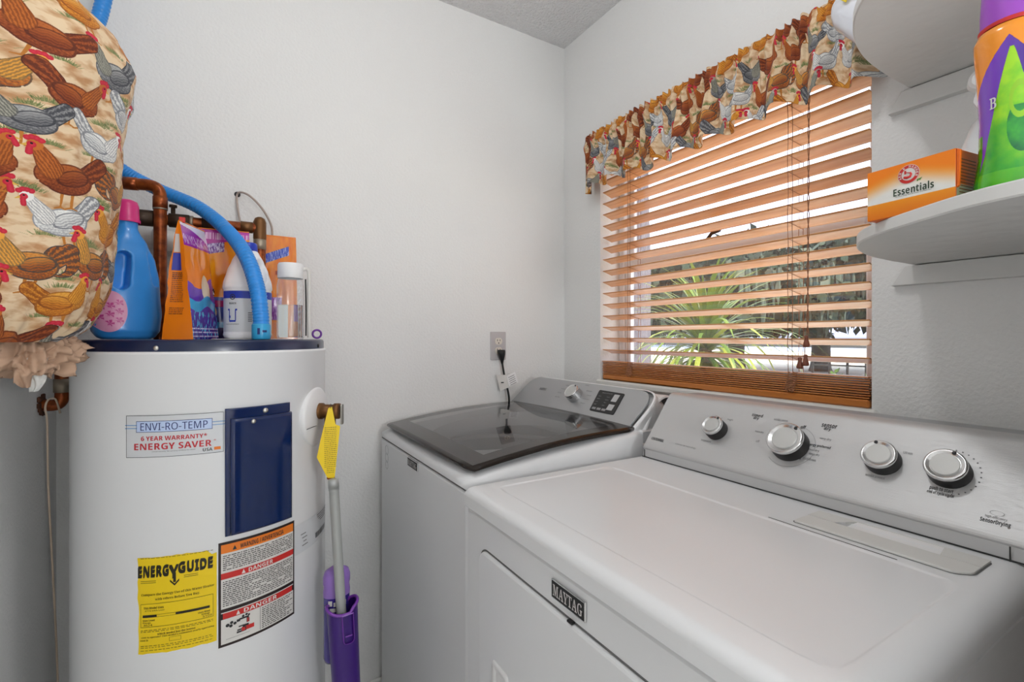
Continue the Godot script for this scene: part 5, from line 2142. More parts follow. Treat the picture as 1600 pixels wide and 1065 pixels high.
	var sb := func(x: float, y: float, z: float) -> float:
		var a := curve(bx, y)
		var c := a * lerpf(0.92, 1.0, smoothstep(0.14, 0.21, y))
		var q := (pow(pow(absf(x / a), 2.2) + pow(absf(z / c), 2.2), 1.0 / 2.2) - 1.0) * a
		q = maxf(q, maxf(-y, y - 0.232))
		# grip hollow on the right of the front
		var r := Vector3((x - 0.03) / 0.62, (y - 0.172), (z - 0.036) / 0.9).rotated(Vector3(0, 0, 1), 0.32)
		r.y *= 0.5
		var h := (r.length() - 0.026)
		return maxf(q, -h)
	b = B.new(Transform3D(Basis(), jc))
	nets(b, Vector3(-0.058, -0.006, -0.058), Vector3(0.058, 0.24, 0.058), 0.003, sb)
	part(t, "body", b, M.bleach)
	b = B.new(Transform3D(Basis(), jc))
	b.lathe([Vector2(0.0205, 0.212), Vector2(0.0215, 0.214), Vector2(0.0205, 0.234), Vector2(0.018, 0.2365), Vector2(0.018, 0.2365), Vector2(0, 0.237)], 30, 1, 1, 30, 0.012)
	part(t, "cap", b, M.cap_blue)
	var bl := func(a, y):
		# degrees round the jug
		var q := deg_to_rad(a)
		var sn := sin(q)
		var cn := cos(q)
		var k := 0.0526 / pow(pow(absf(sn), 2.2) + pow(absf(cn) / 0.92, 2.2), 1.0 / 2.2)
		return jc + Vector3(sn * k, y, cn * k)
	b = B.new()
	b.patch(-75, 0.018, 80, 0.116, bl, 24, 1)
	var ls := part(t, "label_sticker", b, M.label_grey)
	var bl2 := func(a, y): return bl.call(a, y) + (bl.call(a, y) - jc - Vector3(0, y, 0)).normalized() * 0.0005
	b = B.new()
	b.patch(-75, 0.097, 80, 0.1145, bl2, 24, 1)
	# bucket mark
	for q in [[-50, 0.044, -47.5, 0.07], [-33.5, 0.044, -31, 0.07], [-49, 0.041, -32, 0.045], [-53, 0.068, -48, 0.072], [-33, 0.068, -28, 0.072], [-47.5, 0.05, -45.5, 0.056]]:
		b.patch(q[0], q[1], q[2], q[3], bl2, 4, 1)
	part(ls, "label_print", b, M.cap_blue)
	b = B.new()
	for i in 18:
		var a0 := TAU * i / 18.0
		var a1 := TAU * (i + 1) / 18.0
		for q in [[0.0048, 0.0068], [0.0, 0.0028]]:
			var z := []
			for e in [[a0, q[0]], [a0, q[1]], [a1, q[1]], [a1, q[0]]]:
				z.append(bl2.call(-40.0 + cos(e[0]) * e[1] * 1100.0 * 0.98, 0.1 + sin(e[0]) * e[1]) + Vector3(0, 0, 0.0003))
			b.quad(z[0], z[1], z[2], z[3])
	b.text("BLEACH", bold, Vector2(-40, 0.085), 18.0, 0.0045, bl2)
	b.text("cleans and whitens", sans, Vector2(-42, 0.036), 36.0, 0.0035, bl2)
	b.patch(8, 0.074, 22, 0.0755, bl2, 2)
	for i in 6:
		b.patch(-2, 0.062 - i * 0.004, 8, 0.0635 - i * 0.004, bl2, 2)
	part(ls, "lettering", b, M.ink)

	# clear water bottle with a white lid
	var wc := Vector3(0.137, Y, -1.3)
	t = thing("water_bottle", "clear glass water bottle with a white lid and wrist strap", "bottle", wc)
	b = B.new(Transform3D(Basis(), wc))
	b.lathe([Vector2(0, 0.0), Vector2(0.028, 0.0), Vector2(0.0305, 0.003), Vector2(0.031, 0.01), Vector2(0.031, 0.13), Vector2(0.029, 0.145), Vector2(0.0245, 0.152)], 40)
	part(t, "glass_body", b, glass(Color(0.92, 0.95, 0.95, 0.1)))
	b = B.new(Transform3D(Basis(), wc))
	b.lathe([Vector2(0, 0.004), Vector2(0.0275, 0.004), Vector2(0.028, 0.01), Vector2(0.028, 0.084), Vector2(0.028, 0.084), Vector2(0, 0.084)], 40)
	var wat := mat(Color(0.95, 0.98, 0.98, 0.0), 0.0)
	wat.refraction_enabled = true
	wat.refraction_scale = 0.033
	part(t, "water", b, wat)
	b = B.new(Transform3D(Basis(), wc))
	b.lathe([Vector2(0.0285, 0.15), Vector2(0.0295, 0.152), Vector2(0.0295, 0.182), Vector2(0.027, 0.187), Vector2(0.027, 0.187), Vector2(0, 0.188)], 36)
	part(t, "lid", b, M.white_plastic)
	b = B.new()
	b.tube(spline([wc + Vector3(0.024, 0.172, 0.006), wc + Vector3(0.037, 0.176, 0.004), wc + Vector3(0.0425, 0.16, 0.002), wc + Vector3(0.042, 0.09, 0.0), wc + Vector3(0.0425, 0.03, 0.0), wc + Vector3(0.043, 0.004, 0.001)], 8), 0.0045, 10)
	part(t, "strap", b, mat(Color(0.85, 0.84, 0.82), 0.8))
	b = B.new()
	b.tube(spline([wc + Vector3(0.0335, 0.15, 0.008), wc + Vector3(0.0345, 0.09, 0.008), wc + Vector3(0.0345, 0.008, 0.008)], 6), 0.0018, 8)
	part(t, "strap_edge", b, M.cord)
	b = B.new(Transform3D(Basis(Vector3(1, 0, 0), Vector3(0, 0, 1), Vector3(0, -1, 0)), Vector3(0.206, Y + 0.0133, -1.35)))
	var pts := []
	for i in 13:
		var a := TAU * i / 12.0
		pts.append(Vector2(0.0105 - cos(a) * 0.0027, -sin(a) * 0.0035))
	b.lathe(pts, 32)
	single("plastic_ring", b, M.violet, "small purple plastic ring on the heater lid beside the water bottle", "ring")
	# a scrap of paper under the things
	b = B.new(Transform3D(Basis(Vector3(1, 0, 0), Vector3(0, 0, -1), Vector3(0, 1, 0)), Vector3(0.02, Y + 0.0003, -1.3)))
	b.prism(round_poly([Vector2(-0.05, -0.06), Vector2(0.11, -0.05), Vector2(0.1, 0.02), Vector2(-0.04, 0.02)], 0.01), 0, 0.0006)
	single("paper_sheet", b, M.paper, "flat white paper lying on the heater lid under the bleach jug", "paper")


func cloth_bag():
	var sil := [Vector2(1.262, -0.262), Vector2(1.275, -0.243), Vector2(1.29, -0.226), Vector2(1.322, -0.208), Vector2(1.362, -0.197), Vector2(1.422, -0.192), Vector2(1.503, -0.184), Vector2(1.571, -0.177), Vector2(1.628, -0.174), Vector2(1.677, -0.168), Vector2(1.729, -0.159), Vector2(1.785, -0.157), Vector2(1.83, -0.173), Vector2(1.865, -0.206), Vector2(1.895, -0.25), Vector2(1.93, -0.3), Vector2(1.97, -0.335), Vector2(2.06, -0.365), Vector2(2.1, -0.372)]
	var xw := -0.386
	var zc := -1.2
	var f := FastNoiseLite.new()
	f.seed = 4
	f.frequency = 6.0
	var t := thing("cloth_cover", "big cloth bag cover printed with chickens hanging on the left wall", "bag", Vector3(-0.3, 1.25, zc))
	var rows := []
	var uvs := []
	var M1 := 84
	var N1 := 72
	for i in M1:
		var y := lerpf(1.262, 2.1, float(i) / (M1 - 1))
		var ext := -0.372
		for k in sil.size() - 1:
			if y >= sil[k].x and y <= sil[k + 1].x:
				ext = lerpf(sil[k].y, sil[k + 1].y, (y - sil[k].x) / (sil[k + 1].x - sil[k].x))
		var a := ext - xw
		var bz := lerpf(0.09, 0.17, clampf((ext + 0.3) / 0.12, 0, 1)) * lerpf(0.12, 1.0, smoothstep(-0.378, -0.27, ext) if y > 1.6 else 1.0)
		var row := []
		var uv := []
		for j in N1:
			var q := PI * j / (N1 - 1)
			var fold := 1.0 + f.get_noise_3d(cos(q) * 0.2, y * 0.6, sin(q) * 0.2) * 0.09
			# gathers near the drawstring
			var g := smoothstep(1.36, 1.265, y) * 0.07 + smoothstep(1.86, 2.05, y) * 0.1
			fold *= 1.0 + g * sin(q * 34.0 + sin(y * 40.0)) * 0.5
			var sx := pow(sin(q), 0.72)
			row.append(Vector3(xw + a * sx * fold, y, zc - cos(q) * bz * fold))
			uv.append(Vector2(1.02 - q / PI * 1.02, (2.0 - y) / 0.5))
		row.reverse()
		uv.reverse()
		rows.append(row)
		uvs.append(uv)
	for i in uvs.size():
		for j in N1:
			uvs[i][j].x = 0.1 + 1.0 * (1.0 - float(j) / (N1 - 1))
	var b := B.new()
	for r in rows:
		r.reverse()
	for r in uvs:
		r.reverse()
	for i in rows.size():
		rows[i].reverse()
		uvs[i].reverse()
	b.grid(rows, false, uvs)
	part(t, "body", b, M.cloth)
	# crumpled lining below the drawstring
	b = B.new()
	rows = []
	for i in 30:
		var k := i / 29.0
		var y := lerpf(1.212, 1.276, k)
		var row := []
		for j in 176:
			var q := TAU * j / 176.0
			var n1 := f.get_noise_3d(cos(q) * 0.35, k * 0.5, sin(q) * 0.35)
			var n2 := f.get_noise_3d(cos(q) * 0.8, k * 0.9 + 5.0, sin(q) * 0.8)
			var r := 0.05 + 0.022 * sin(PI * clampf(k * 0.9 + 0.1, 0, 1)) + 0.016 * n1 + 0.016 * n2
			r += 0.009 * sin(q * 11.0 + k * 5.0 + 2.0 * n1) * (1.0 - 0.5 * k) + 0.005 * sin(q * 29.0 - k * 4.0 + 3.0 * n2)
			r = maxf(r, 0.02)
			var droop := 0.03 * n1 * (1.0 - k) + (0.02 * (1.0 - k) * sin(q * 2.0 + 0.6))
			row.append(Vector3(maxf(-0.383, -0.312 + sin(q) * r * 1.02), y - droop, zc + cos(q) * r * 1.1))
		rows.append(row)
	var cap := []
	for j in 176:
		cap.append(Vector3(-0.315, 1.222, zc))
	b.grid([cap] + rows, true)
	part(t, "ruffle", b, M.lining)
	# a corner of the lining hangs lower
	b = B.new()
	rows = []
	for i in 8:
		var k := i / 7.0
		var row := []
		for j in 7:
			var s := j / 6.0 - 0.5
			row.append(Vector3(-0.29 + s * lerpf(0.008, 0.05, k) + 0.004 * sin(k * 5.0), lerpf(1.175, 1.235, k), zc + 0.05 + 0.008 * sin(s * 9.0 + k * 3.0)))
		rows.append(row)
	b.grid(rows)
	part(t, "lining_corner", b, M.trim)
	b = B.new()
	pts_hook(b)
	part(t, "wall_hook", b, M.screw)


func pts_hook(b: B):
	b.tube(round_path([Vector3(-0.395, 2.1, -1.2), Vector3(-0.365, 2.1, -1.2), Vector3(-0.365, 2.135, -1.2)], 0.012), 0.004, 10)


func outlet():
	var fx := on_face(Vector3(0.967, 1.235, -1.73), Vector3(1, 0, 0), Vector3(0, 1, 0))
	var t := thing("wall_outlet", "grey duplex wall outlet on the back wall above the washer", "outlet", Vector3(0.967, 1.235, -1.73))
	var b := B.new(fx)
	b.prism(rr(0.072, 0.117, 0.004, 4), 0, 0.006, 0.003, false)
	part(t, "face_plate", b, mat(Color(0.76, 0.74, 0.74), 0.4))
	for y in [0.0195, -0.0195]:
		b = B.new(fx)
		var o := []
		for i in 32:
			var a := TAU * i / 32.0
			o.append(Vector2(cos(a) * 0.0172, y + clampf(sin(a) * 0.0172, -0.0135, 0.0135)))
		b.prism(o, 0.004, 0.0075, 0.0006, false)
		var r := part(t, "receptacle", b, mat(Color(0.88, 0.85, 0.8), 0.4))
		b = B.new(fx)
		for s in [[-0.0062, 0.004, 0.0022, 0.009], [0.0062, 0.004, 0.0022, 0.0075]]:
			b.box(Vector3(s[0], y + s[1], 0.0076), Vector3(s[2], s[3], 0.0006))
		b.prism(rr(0.005, 0.005, 0.0024, 4, Vector2(0, y - 0.0075)), 0.0073, 0.0079)
		part(r, "slot", b, M.dark_plastic)
	b = B.new(fx)
	b.lathe([Vector2(0, 0)], 4)
	b.prism(rr(0.006, 0.006, 0.0029, 4), 0.005, 0.007, 0.0008, false)
	part(t, "screw", b, M.screw)
	t = thing("power_cord", "black power cord and plug running from the outlet behind the washer", "cord", Vector3(0.972, 1.19, -1.705))
	b = B.new()
	var rows := []
	for q in [[1.216, 0.016, 0.004], [1.219, 0.017, 0.014], [1.212, 0.0175, 0.016], [1.2, 0.0155, 0.0155], [1.185, 0.01, 0.012], [1.172, 0.0062, 0.008], [1.162, 0.0045, 0.0045]]:
		var row := []
		for j in 20:
			var a := TAU * j / 20.0
			row.append(Vector3(0.97 + (1.216 - q[0]) * 0.08 + sin(a) * q[1], q[0], -1.7065 + cos(a) * q[2]))
		rows.append(row)
	rows.reverse()
	b.grid(rows, true)
	var c0 := []
	for j in 20:
		c0.append(Vector3(0.97, 1.218, -1.7065))
	b.grid([rows[-1], c0], true)
	part(t, "plug", b, M.black)
	b = B.new()
	b.tube(spline([Vector3(0.974, 1.168, -1.706), Vector3(0.979, 1.13, -1.703), Vector3(0.988, 1.085, -1.7), Vector3(0.998, 1.04, -1.697), Vector3(1.004, 1.0, -1.7), Vector3(1.01, 0.9, -1.705), Vector3(1.02, 0.7, -1.71)], 8), 0.0042, 12)
	part(t, "cable", b, M.cord)
	# care card folded round the cord
	t = thing("cord_card", "small white printed card wrapped round the black power cord", "card", Vector3(0.995, 1.08, -1.7))
	b = B.new()
	b.quad(Vector3(0.945, 1.118, -1.7), Vector3(0.96, 1.052, -1.698), Vector3(0.996, 1.065, -1.688), Vector3(0.982, 1.117, -1.688))
	b.quad(Vector3(0.945, 1.118, -1.7012), Vector3(0.982, 1.117, -1.6892), Vector3(0.996, 1.065, -1.6892), Vector3(0.96, 1.052, -1.6992))
	part(t, "card_panel", b, M.paper)
	b = B.new()
	b.quad(Vector3(0.983, 1.112, -1.6885), Vector3(0.998, 1.068, -1.6885), Vector3(1.045, 1.083, -1.696), Vector3(1.03, 1.128, -1.696))
	b.quad(Vector3(0.983, 1.112, -1.6897), Vector3(1.03, 1.128, -1.6972), Vector3(1.045, 1.083, -1.6972), Vector3(0.998, 1.068, -1.6897))
	part(t, "card_panel", b, mat(Color(0.97, 0.97, 0.97), 0.3))
	b = B.new()
	b.box(Vector3(0.968, 1.086, -1.6935), Vector3(0.012, 0.004, 0.0015))
	part(t, "card_print", b, M.ink)
	b = B.new()
	for i in 5:
		b.quad(Vector3(0.993 + i * 0.0025, 1.106 - i * 0.0078, -1.6882), Vector3(0.9935 + i * 0.0025, 1.1042 - i * 0.0078, -1.6882), Vector3(1.025 + i * 0.0025, 1.1145 - i * 0.0078, -1.6935), Vector3(1.0245 + i * 0.0025, 1.1163 - i * 0.0078, -1.6935))
	part(t, "fine_print", b, M.faint)


func shelf(label: String, y: float, dz: float):
	var t := thing("wall_shelf", label, "shelf", Vector3(1.31, y, -0.2))
	var o := [Vector2(1.31, -0.448 + dz)]
	var crv := [Vector2(1.2, -0.452), Vector2(1.1, -0.448), Vector2(1.02, -0.434), Vector2(0.955, -0.411), Vector2(0.905, -0.381), Vector2(0.866, -0.342), Vector2(0.83, -0.292), Vector2(0.797, -0.24), Vector2(0.778, -0.2), Vector2(0.767, -0.15), Vector2(0.764, -0.08), Vector2(0.764, 0.39)]
	var sp := spline(crv, 4)
	for p in sp:
		o.append(Vector2(p.x, p.y + dz))
	o.append(Vector2(1.31, 0.39 + dz))
	# local x along -z so that the outline turns counter-clockwise seen from above
	var poly := []
	for p in o:
		poly.append(Vector2(p.x, -p.y))
	var area := 0.0
	for i in poly.size():
		area += poly[i].cross(poly[(i + 1) % poly.size()])
	if area < 0.0:
		poly.reverse()
	var b := B.new(Transform3D(Basis(Vector3(1, 0, 0), Vector3(0, 0, -1), Vector3(0, 1, 0)), Vector3(0, y, 0)))
	b.prism(poly, 0.0, 0.0195, 0.0022)
	var m := mat(Color(0.87, 0.87, 0.86), 0.6)
	bump(m, noise_tex(256, 0.02, 3, 14), 0.12, Vector3(3, 3, 3))
	part(t, "board", b, m)
	b = B.new(on_face(Vector3(1.311, 0, 0), Vector3(0, 0, 1), Vector3(0, 1, 0)))
	b.prism([Vector2(-0.487 + dz, y - 0.044), Vector2(0.39, y - 0.044), Vector2(0.39, y - 0.0015), Vector2(-0.462 + dz, y - 0.0015)], 0.0, 0.02, 0.002, false)
	part(t, "cleat", b, m)


func shelves():
	shelf("lower white rounded shelf holding the orange box and green bottle", 1.43, 0.0)
	shelf("upper white rounded shelf above the green bottle", 1.82, -0.006)
	# orange carton
	var Y := 1.4495
	var t := thing("dryer_sheet_box", "small orange and white carton on the lower shelf", "box", Vector3(0.874, Y, -0.298))
	var fx := on_face(Vector3(0.8475, Y, -0.2985), Vector3(-0.015, 0, 0.109), Vector3(0, 1, 0))
	var f := FastNoiseLite.new()
	f.frequency = 1.0
	var paint := func(u: float, v: float) -> Color:
		var d := absf(u - 0.5) * 1.3
		var k := smoothstep(0.05, 0.5, v - d * 0.25 + 0.12 * sin(u * 4.0) * 0.3)
		var c := Color(0.93, 0.5, 0.05).lerp(Color(0.9, 0.9, 0.88), k)
		if v > 0.69:
			c = Color(0.93, 0.58, 0.1).lerp(Color(0.88, 0.45, 0.04), (v - 0.69) * 3.0)
		return c
	var card := mat(Color(1, 1, 1), 0.4)
	card.albedo_texture = print_tex(220, 150, paint)
	var side_m := mat(Color(0.88, 0.4, 0.05), 0.4)
	var b := B.new(fx)
	b.box(Vector3(0, 0.0375, -0.0305), Vector3(0.11, 0.075, 0.06), 0.0008)
	var bx := part(t, "carton", b, side_m)
	b = B.new(fx)
	b.patch(-0.0548, 0.0005, 0.0548, 0.0745, func(x, y): return Vector3(x, y, 0.0001))
	var fr := part(t, "front_print", b, card)
	b = B.new(fx)
	b.text("Essentials", bold, Vector2(0.006, 0.0345), 0.05, 0.011, func(x, y): return Vector3(x, y, 0.0006))
	b.text("naturally sourced softener", sans, Vector2(0.006, 0.0275), 0.045, 0.0022, func(x, y): return Vector3(x, y, 0.0006))
	part(fr, "lettering", b, mat(Color(0.16, 0.24, 0.16), 0.5))
	b = B.new(fx)
	for k in 2:
		b.quad(Vector3(0.0105 + k * 0.003, 0.044, 0.0006), Vector3(0.012 + k * 0.003, 0.043 + k * 0.001, 0.0006), Vector3(0.0145 + k * 0.003, 0.047 + k * 0.001, 0.0006), Vector3(0.0115 + k * 0.002, 0.0465, 0.0006))
	part(fr, "leaf_print", b, mat(Color(0.3, 0.5, 0.2), 0.5))
	# round emblem: red ring with lettering round it and an arm with a hammer
	var ec := Vector2(0.0005, 0.0565)
	var disc := func(bd: B, r0: float, r1: float, z: float):
		for i in 32:
			var a0 := TAU * i / 32.0
			var a1 := TAU * (i + 1) / 32.0
			var q := []
			for e in [[a0, r0], [a0, r1], [a1, r1], [a1, r0]]:
				q.append(Vector3(ec.x + cos(e[0]) * e[1], ec.y + sin(e[0]) * e[1], z))
			bd.quad(q[0], q[1], q[2], q[3])
	b = B.new(fx)
	disc.call(b, 0.0, 0.0137, 0.0005)
	var em := part(fr, "emblem", b, M.paper)
	b = B.new(fx)
	disc.call(b, 0.0088, 0.0131, 0.0008)
	part(em, "emblem_ring", b, M.red)
	b = B.new(fx)
	var bend := func(txt: String, mid_a: float, bd: B):
		for i in txt.length():
			var a: float = mid_a + (txt.length() / 2.0 - i - 0.5) * 0.36
			if txt[i] != " ":
				bd.text(txt[i], bold, Vector2.ZERO, 0.0026, 0.003, func(x, y): return Vector3(ec.x + cos(a) * (0.0109 + y) + sin(a) * x, ec.y + sin(a) * (0.0109 + y) - cos(a) * x, 0.0011))
	bend.call("ARM & HAMMER", PI / 2, b)
	part(em, "lettering", b, M.paper)
	b = B.new(fx)
	b.tube([Vector3(ec.x - 0.0055, ec.y - 0.0035, 0.0008), Vector3(ec.x - 0.002, ec.y - 0.0045, 0.0008), Vector3(ec.x + 0.002, ec.y - 0.004, 0.0008), Vector3(ec.x + 0.0035, ec.y - 0.0005, 0.0008), Vector3(ec.x + 0.002, ec.y + 0.002, 0.0008)], [0.0018, 0.002, 0.0017, 0.0013, 0.0011], 8)
	b.tube([Vector3(ec.x + 0.0035, ec.y + 0.001, 0.0008), Vector3(ec.x - 0.004, ec.y + 0.0035, 0.0008)], 0.0006, 6)
	b.box(Vector3(ec.x - 0.004, ec.y + 0.0035, 0.0008), Vector3(0.0022, 0.005, 0.0008))
	part(em, "arm_mark", b, M.red)
	b = B.new(Transform3D(Basis(Vector3(0, 0, -1), Vector3(0, 1, 0), Vector3(1, 0, 0)), Vector3.ZERO))
	b = B.new(fx)
	# right end: fine print, and a torn flap standing open
	for i in 12:
		b.quad(Vector3(0.0552, 0.012 + i * 0.0045, -0.008), Vector3(0.0552, 0.012 + i * 0.0045, -0.05), Vector3(0.0552, 0.0135 + i * 0.0045, -0.05), Vector3(0.0552, 0.0135 + i * 0.0045, -0.008))
	part(bx, "fine_print", b, mat(Color(0.5, 0.28, 0.1), 0.5))
	b = B.new(fx)
	b.quad(Vector3(0.0551, 0.0, -0.002), Vector3(0.0551, 0.0, -0.058), Vector3(0.0551, 0.028, -0.058), Vector3(0.0551, 0.028, -0.002))
	part(bx, "side_print", b, mat(Color(0.72, 0.72, 0.6), 0.5))
	b = B.new(fx)
	b.prism([Vector2(0.0555, 0.022), Vector2(0.058, 0.024), Vector2(0.0595, 0.072), Vector2(0.0555, 0.0745)], -0.005, -0.001, 0.0004)
	part(t, "torn_flap", b, side_m)

	# tall softener bottle
	var c := Vector3(0.869, Y, -0.196)
	t = thing("softener_bottle", "tall green, purple and orange softener bottle with a violet cap on the lower shelf", "bottle", c)
	var paint2 := func(u: float, v: float) -> Color:
		# u once round, v from the top down
		var x := (u - 0.5) * 2.0
		var c0 := Color(0.96, 0.6, 0.1).lerp(Color(0.93, 0.45, 0.05), v)
		var n := f.get_noise_2d(u * 6.0, v * 5.0)
		# the purple arch
		var ax := absf(x - 0.0)
		if v > 0.1 + ax * 0.72:
			c0 = Color(0.48, 0.24, 0.75).lerp(Color(0.2, 0.06, 0.5), clampf(x * 3.0 + 0.3 + v * 0.5, 0, 1))
		# green drop
		var wdt := 0.015 + 0.27 * pow(clampf((v - 0.17) / 0.6, 0, 1.3), 0.95)
		if v > 0.17 and absf(x - 0.02) < wdt:
			c0 = Color(0.62, 0.86, 0.06).lerp(Color(0.12, 0.6, 0.16), clampf((v - 0.3) * 1.5 + n * 0.5, 0, 1))
			if Vector2(x * 1.1 - 0.12, v - 0.62).length() < 0.15 and v > 0.5:
				c0 = Color(0.02, 0.4, 0.22).lerp(Color(0.2, 0.66, 0.2), clampf(n + 0.4, 0, 1))
			if absf(Vector2(x * 1.1 - 0.1, v - 0.47).length() - 0.09) < 0.018:
				c0 = Color(0.55, 0.78, 0.1)
		if v > 0.86:
			c0 = c0.lerp(Color(0.42, 0.78, 0.12), 0.6)
		if v > 0.62 and absf(x) > 0.3:
			c0 = Color(0.3, 0.72, 0.1).lerp(Color(0.1, 0.5, 0.12), clampf(n + 0.5, 0, 1))
		return c0
	var pm := mat(Color(1, 1, 1), 0.22, 0.0, 0.5)
	pm.albedo_texture = print_tex(512, 384, paint2)
	var prof := [Vector2(0.034, 0.0), Vector2(0.037, 0.004), Vector2(0.0372, 0.02), Vector2(0.0325, 0.055), Vector2(0.0318, 0.1), Vector2(0.0338, 0.15), Vector2(0.0365, 0.19), Vector2(0.0372, 0.205), Vector2(0.034, 0.214), Vector2(0.026, 0.219)]
	b = B.new()
	var rows := []
	var uvs := []
	var toward := atan2(-0.8, 0.1)
	for p in prof:
		var row := []
		var uv := []
		for j in 49:
			var a := toward - PI + TAU * j / 48.0
			row.append(c + Vector3(sin(a) * p.x * 1.0, p.y, cos(a) * p.x * 1.0))
			uv.append(Vector2(j / 48.0, 1.0 - p.y / 0.219))
		rows.append(row)
		uvs.append(uv)
	b.grid(rows, false, uvs)
	part(t, "body", b, pm)
	b = B.new(Transform3D(Basis(), c))
	b.lathe([Vector2(0.0325, 0.216), Vector2(0.033, 0.218), Vector2(0.033, 0.221), Vector2(0.033, 0.221), Vector2(0, 0.221)], 36)
	part(t, "neck_band", b, M.red)
	b = B.new(Transform3D(Basis(), c))
	b.lathe([Vector2(0.031, 0.221), Vector2(0.031, 0.24), Vector2(0.029, 0.275), Vector2(0.026, 0.28), Vector2(0, 0.281)], 36)
	part(t, "cap", b, mat(Color(0.62, 0.3, 0.75), 0.3))
	b = B.new()
	var lt := func(x, y):
		var a: float = toward + x / 0.0345
		return c + Vector3(sin(a) * (curve([Vector2(0, 0.0372), Vector2(0.055, 0.035), Vector2(0.1, 0.0335), Vector2(0.15, 0.0345), Vector2(0.19, 0.0365)], y) + 0.0006), y, cos(a) * (curve([Vector2(0, 0.0372), Vector2(0.055, 0.035), Vector2(0.1, 0.0335), Vector2(0.15, 0.0345), Vector2(0.19, 0.0365)], y) + 0.0006))
	b.text("B", serif, Vector2(-0.0155, 0.118), 0.007, 0.014, lt)
	part(t, "lettering", b, M.paper)
	# white trigger sprayer behind it
	c = Vector3(1.075, Y, -0.262)
	t = thing("spray_bottle", "white trigger spray bottle at the back of the lower shelf", "bottle", c)
	b = B.new(Transform3D(Basis(), c))
	b.lathe([Vector2(0, 0), Vector2(0.04, 0), Vector2(0.044, 0.005), Vector2(0.044, 0.1), Vector2(0.041, 0.14), Vector2(0.03, 0.172), Vector2(0.016, 0.19), Vector2(0.013, 0.2)], 36)
	part(t, "body", b, mat(Color(0.9, 0.92, 0.93), 0.25, 0.0, 0.4))
	b = B.new(Transform3D(Basis(), c))
	b.lathe([Vector2(0.0165, 0.192), Vector2(0.0165, 0.208), Vector2(0, 0.208)], 24)
	part(t, "collar", b, M.red)
	b = B.new(Transform3D(Basis(Vector3(-0.35, 0, -0.94).normalized(), Vector3(0, 1, 0), Vector3(-0.35, 0, -0.94).normalized().cross(Vector3.UP)), c))
	b.prism(round_poly([Vector2(-0.02, 0.206), Vector2(0.012, 0.206), Vector2(0.02, 0.226), Vector2(0.034, 0.236), Vector2(0.034, 0.25), Vector2(0.02, 0.266), Vector2(-0.03, 0.262), Vector2(-0.034, 0.24)], 0.006), -0.012, 0.012, 0.004)
	part(t, "spray_head", b, M.white_plastic)
	b = B.new(Transform3D(Basis(Vector3(-0.35, 0, -0.94).normalized(), Vector3(0, 1, 0), Vector3(-0.35, 0, -0.94).normalized().cross(Vector3.UP)), c))
	b.prism(round_poly([Vector2(0.008, 0.236), Vector2(0.018, 0.238), Vector2(0.026, 0.21), Vector2(0.02, 0.198), Vector2(0.016, 0.21)], 0.004), -0.006, 0.006, 0.002)
	part(t, "trigger", b, M.white_plastic)
	# white plastic packet on the upper shelf, sticking out past its end
	c = Vector3(1.165, 1.8405, -0.462)
	t = thing("plastic_packet", "white plastic packet with yellow print on the end of the upper shelf", "packet", c)
	rows = []
	for i in 19:
		var k := i / 18.0
		var row := []
		for j in 40:
			var a := TAU * j / 40.0
			var w := pow(sin(PI * clampf(k, 0.004, 0.996)), 0.42)
			var cz := signf(cos(a)) * pow(absf(cos(a)), 0.6)
			var cx := signf(sin(a)) * pow(absf(sin(a)), 0.8)
			row.append(c + Vector3(cx * 0.062 * w * (1.0 + 0.1 * f.get_noise_2d(a * 3.0, k * 6.0)), 0.19 * k + 0.085 * maxf(0.0, -cz - 0.1) * (1.0 - k), cz * 0.08 * (0.35 + 0.65 * w) + 0.0))
		rows.append(row)
	b = B.new()
	b.grid(rows, true)
	part(t, "wrapper", b, mat(Color(0.9, 0.91, 0.94), 0.15, 0.0, 0.5))
	b = B.new(on_face(c + Vector3(-0.0655, 0.135, -0.03), Vector3(0, 0.05, 1), Vector3(0, 1, 0)))
	b.prism([Vector2(-0.012, 0.0), Vector2(0.0, -0.014), Vector2(0.012, 0.01), Vector2(0.004, 0.012), Vector2(0.01, 0.035), Vector2(-0.004, 0.03)], 0, 0.003, 0.0004)
	part(t, "yellow_print", b, M.yellow)


func leaf_blade(b: B, len_: float, w: float, droop: float, lift := 1.0):
	# a long folded blade that rises along +y and arches over towards +x
	var rows := []
	for i in 9:
		var k := i / 8.0
		var ang := droop * k * k
		var p := Vector3(sin(ang) * k, cos(ang) * k * lift, 0) * len_
		var ww := w * (0.35 + 0.65 * sin(PI * minf(0.25 + k * 0.75, 1.0))) * (1.0 - pow(k, 5.0)) * 0.5 + 0.0008
		rows.append([p + Vector3(0.003, 0, -ww), p, p + Vector3(0.003, 0, ww)])
	b.grid(rows)


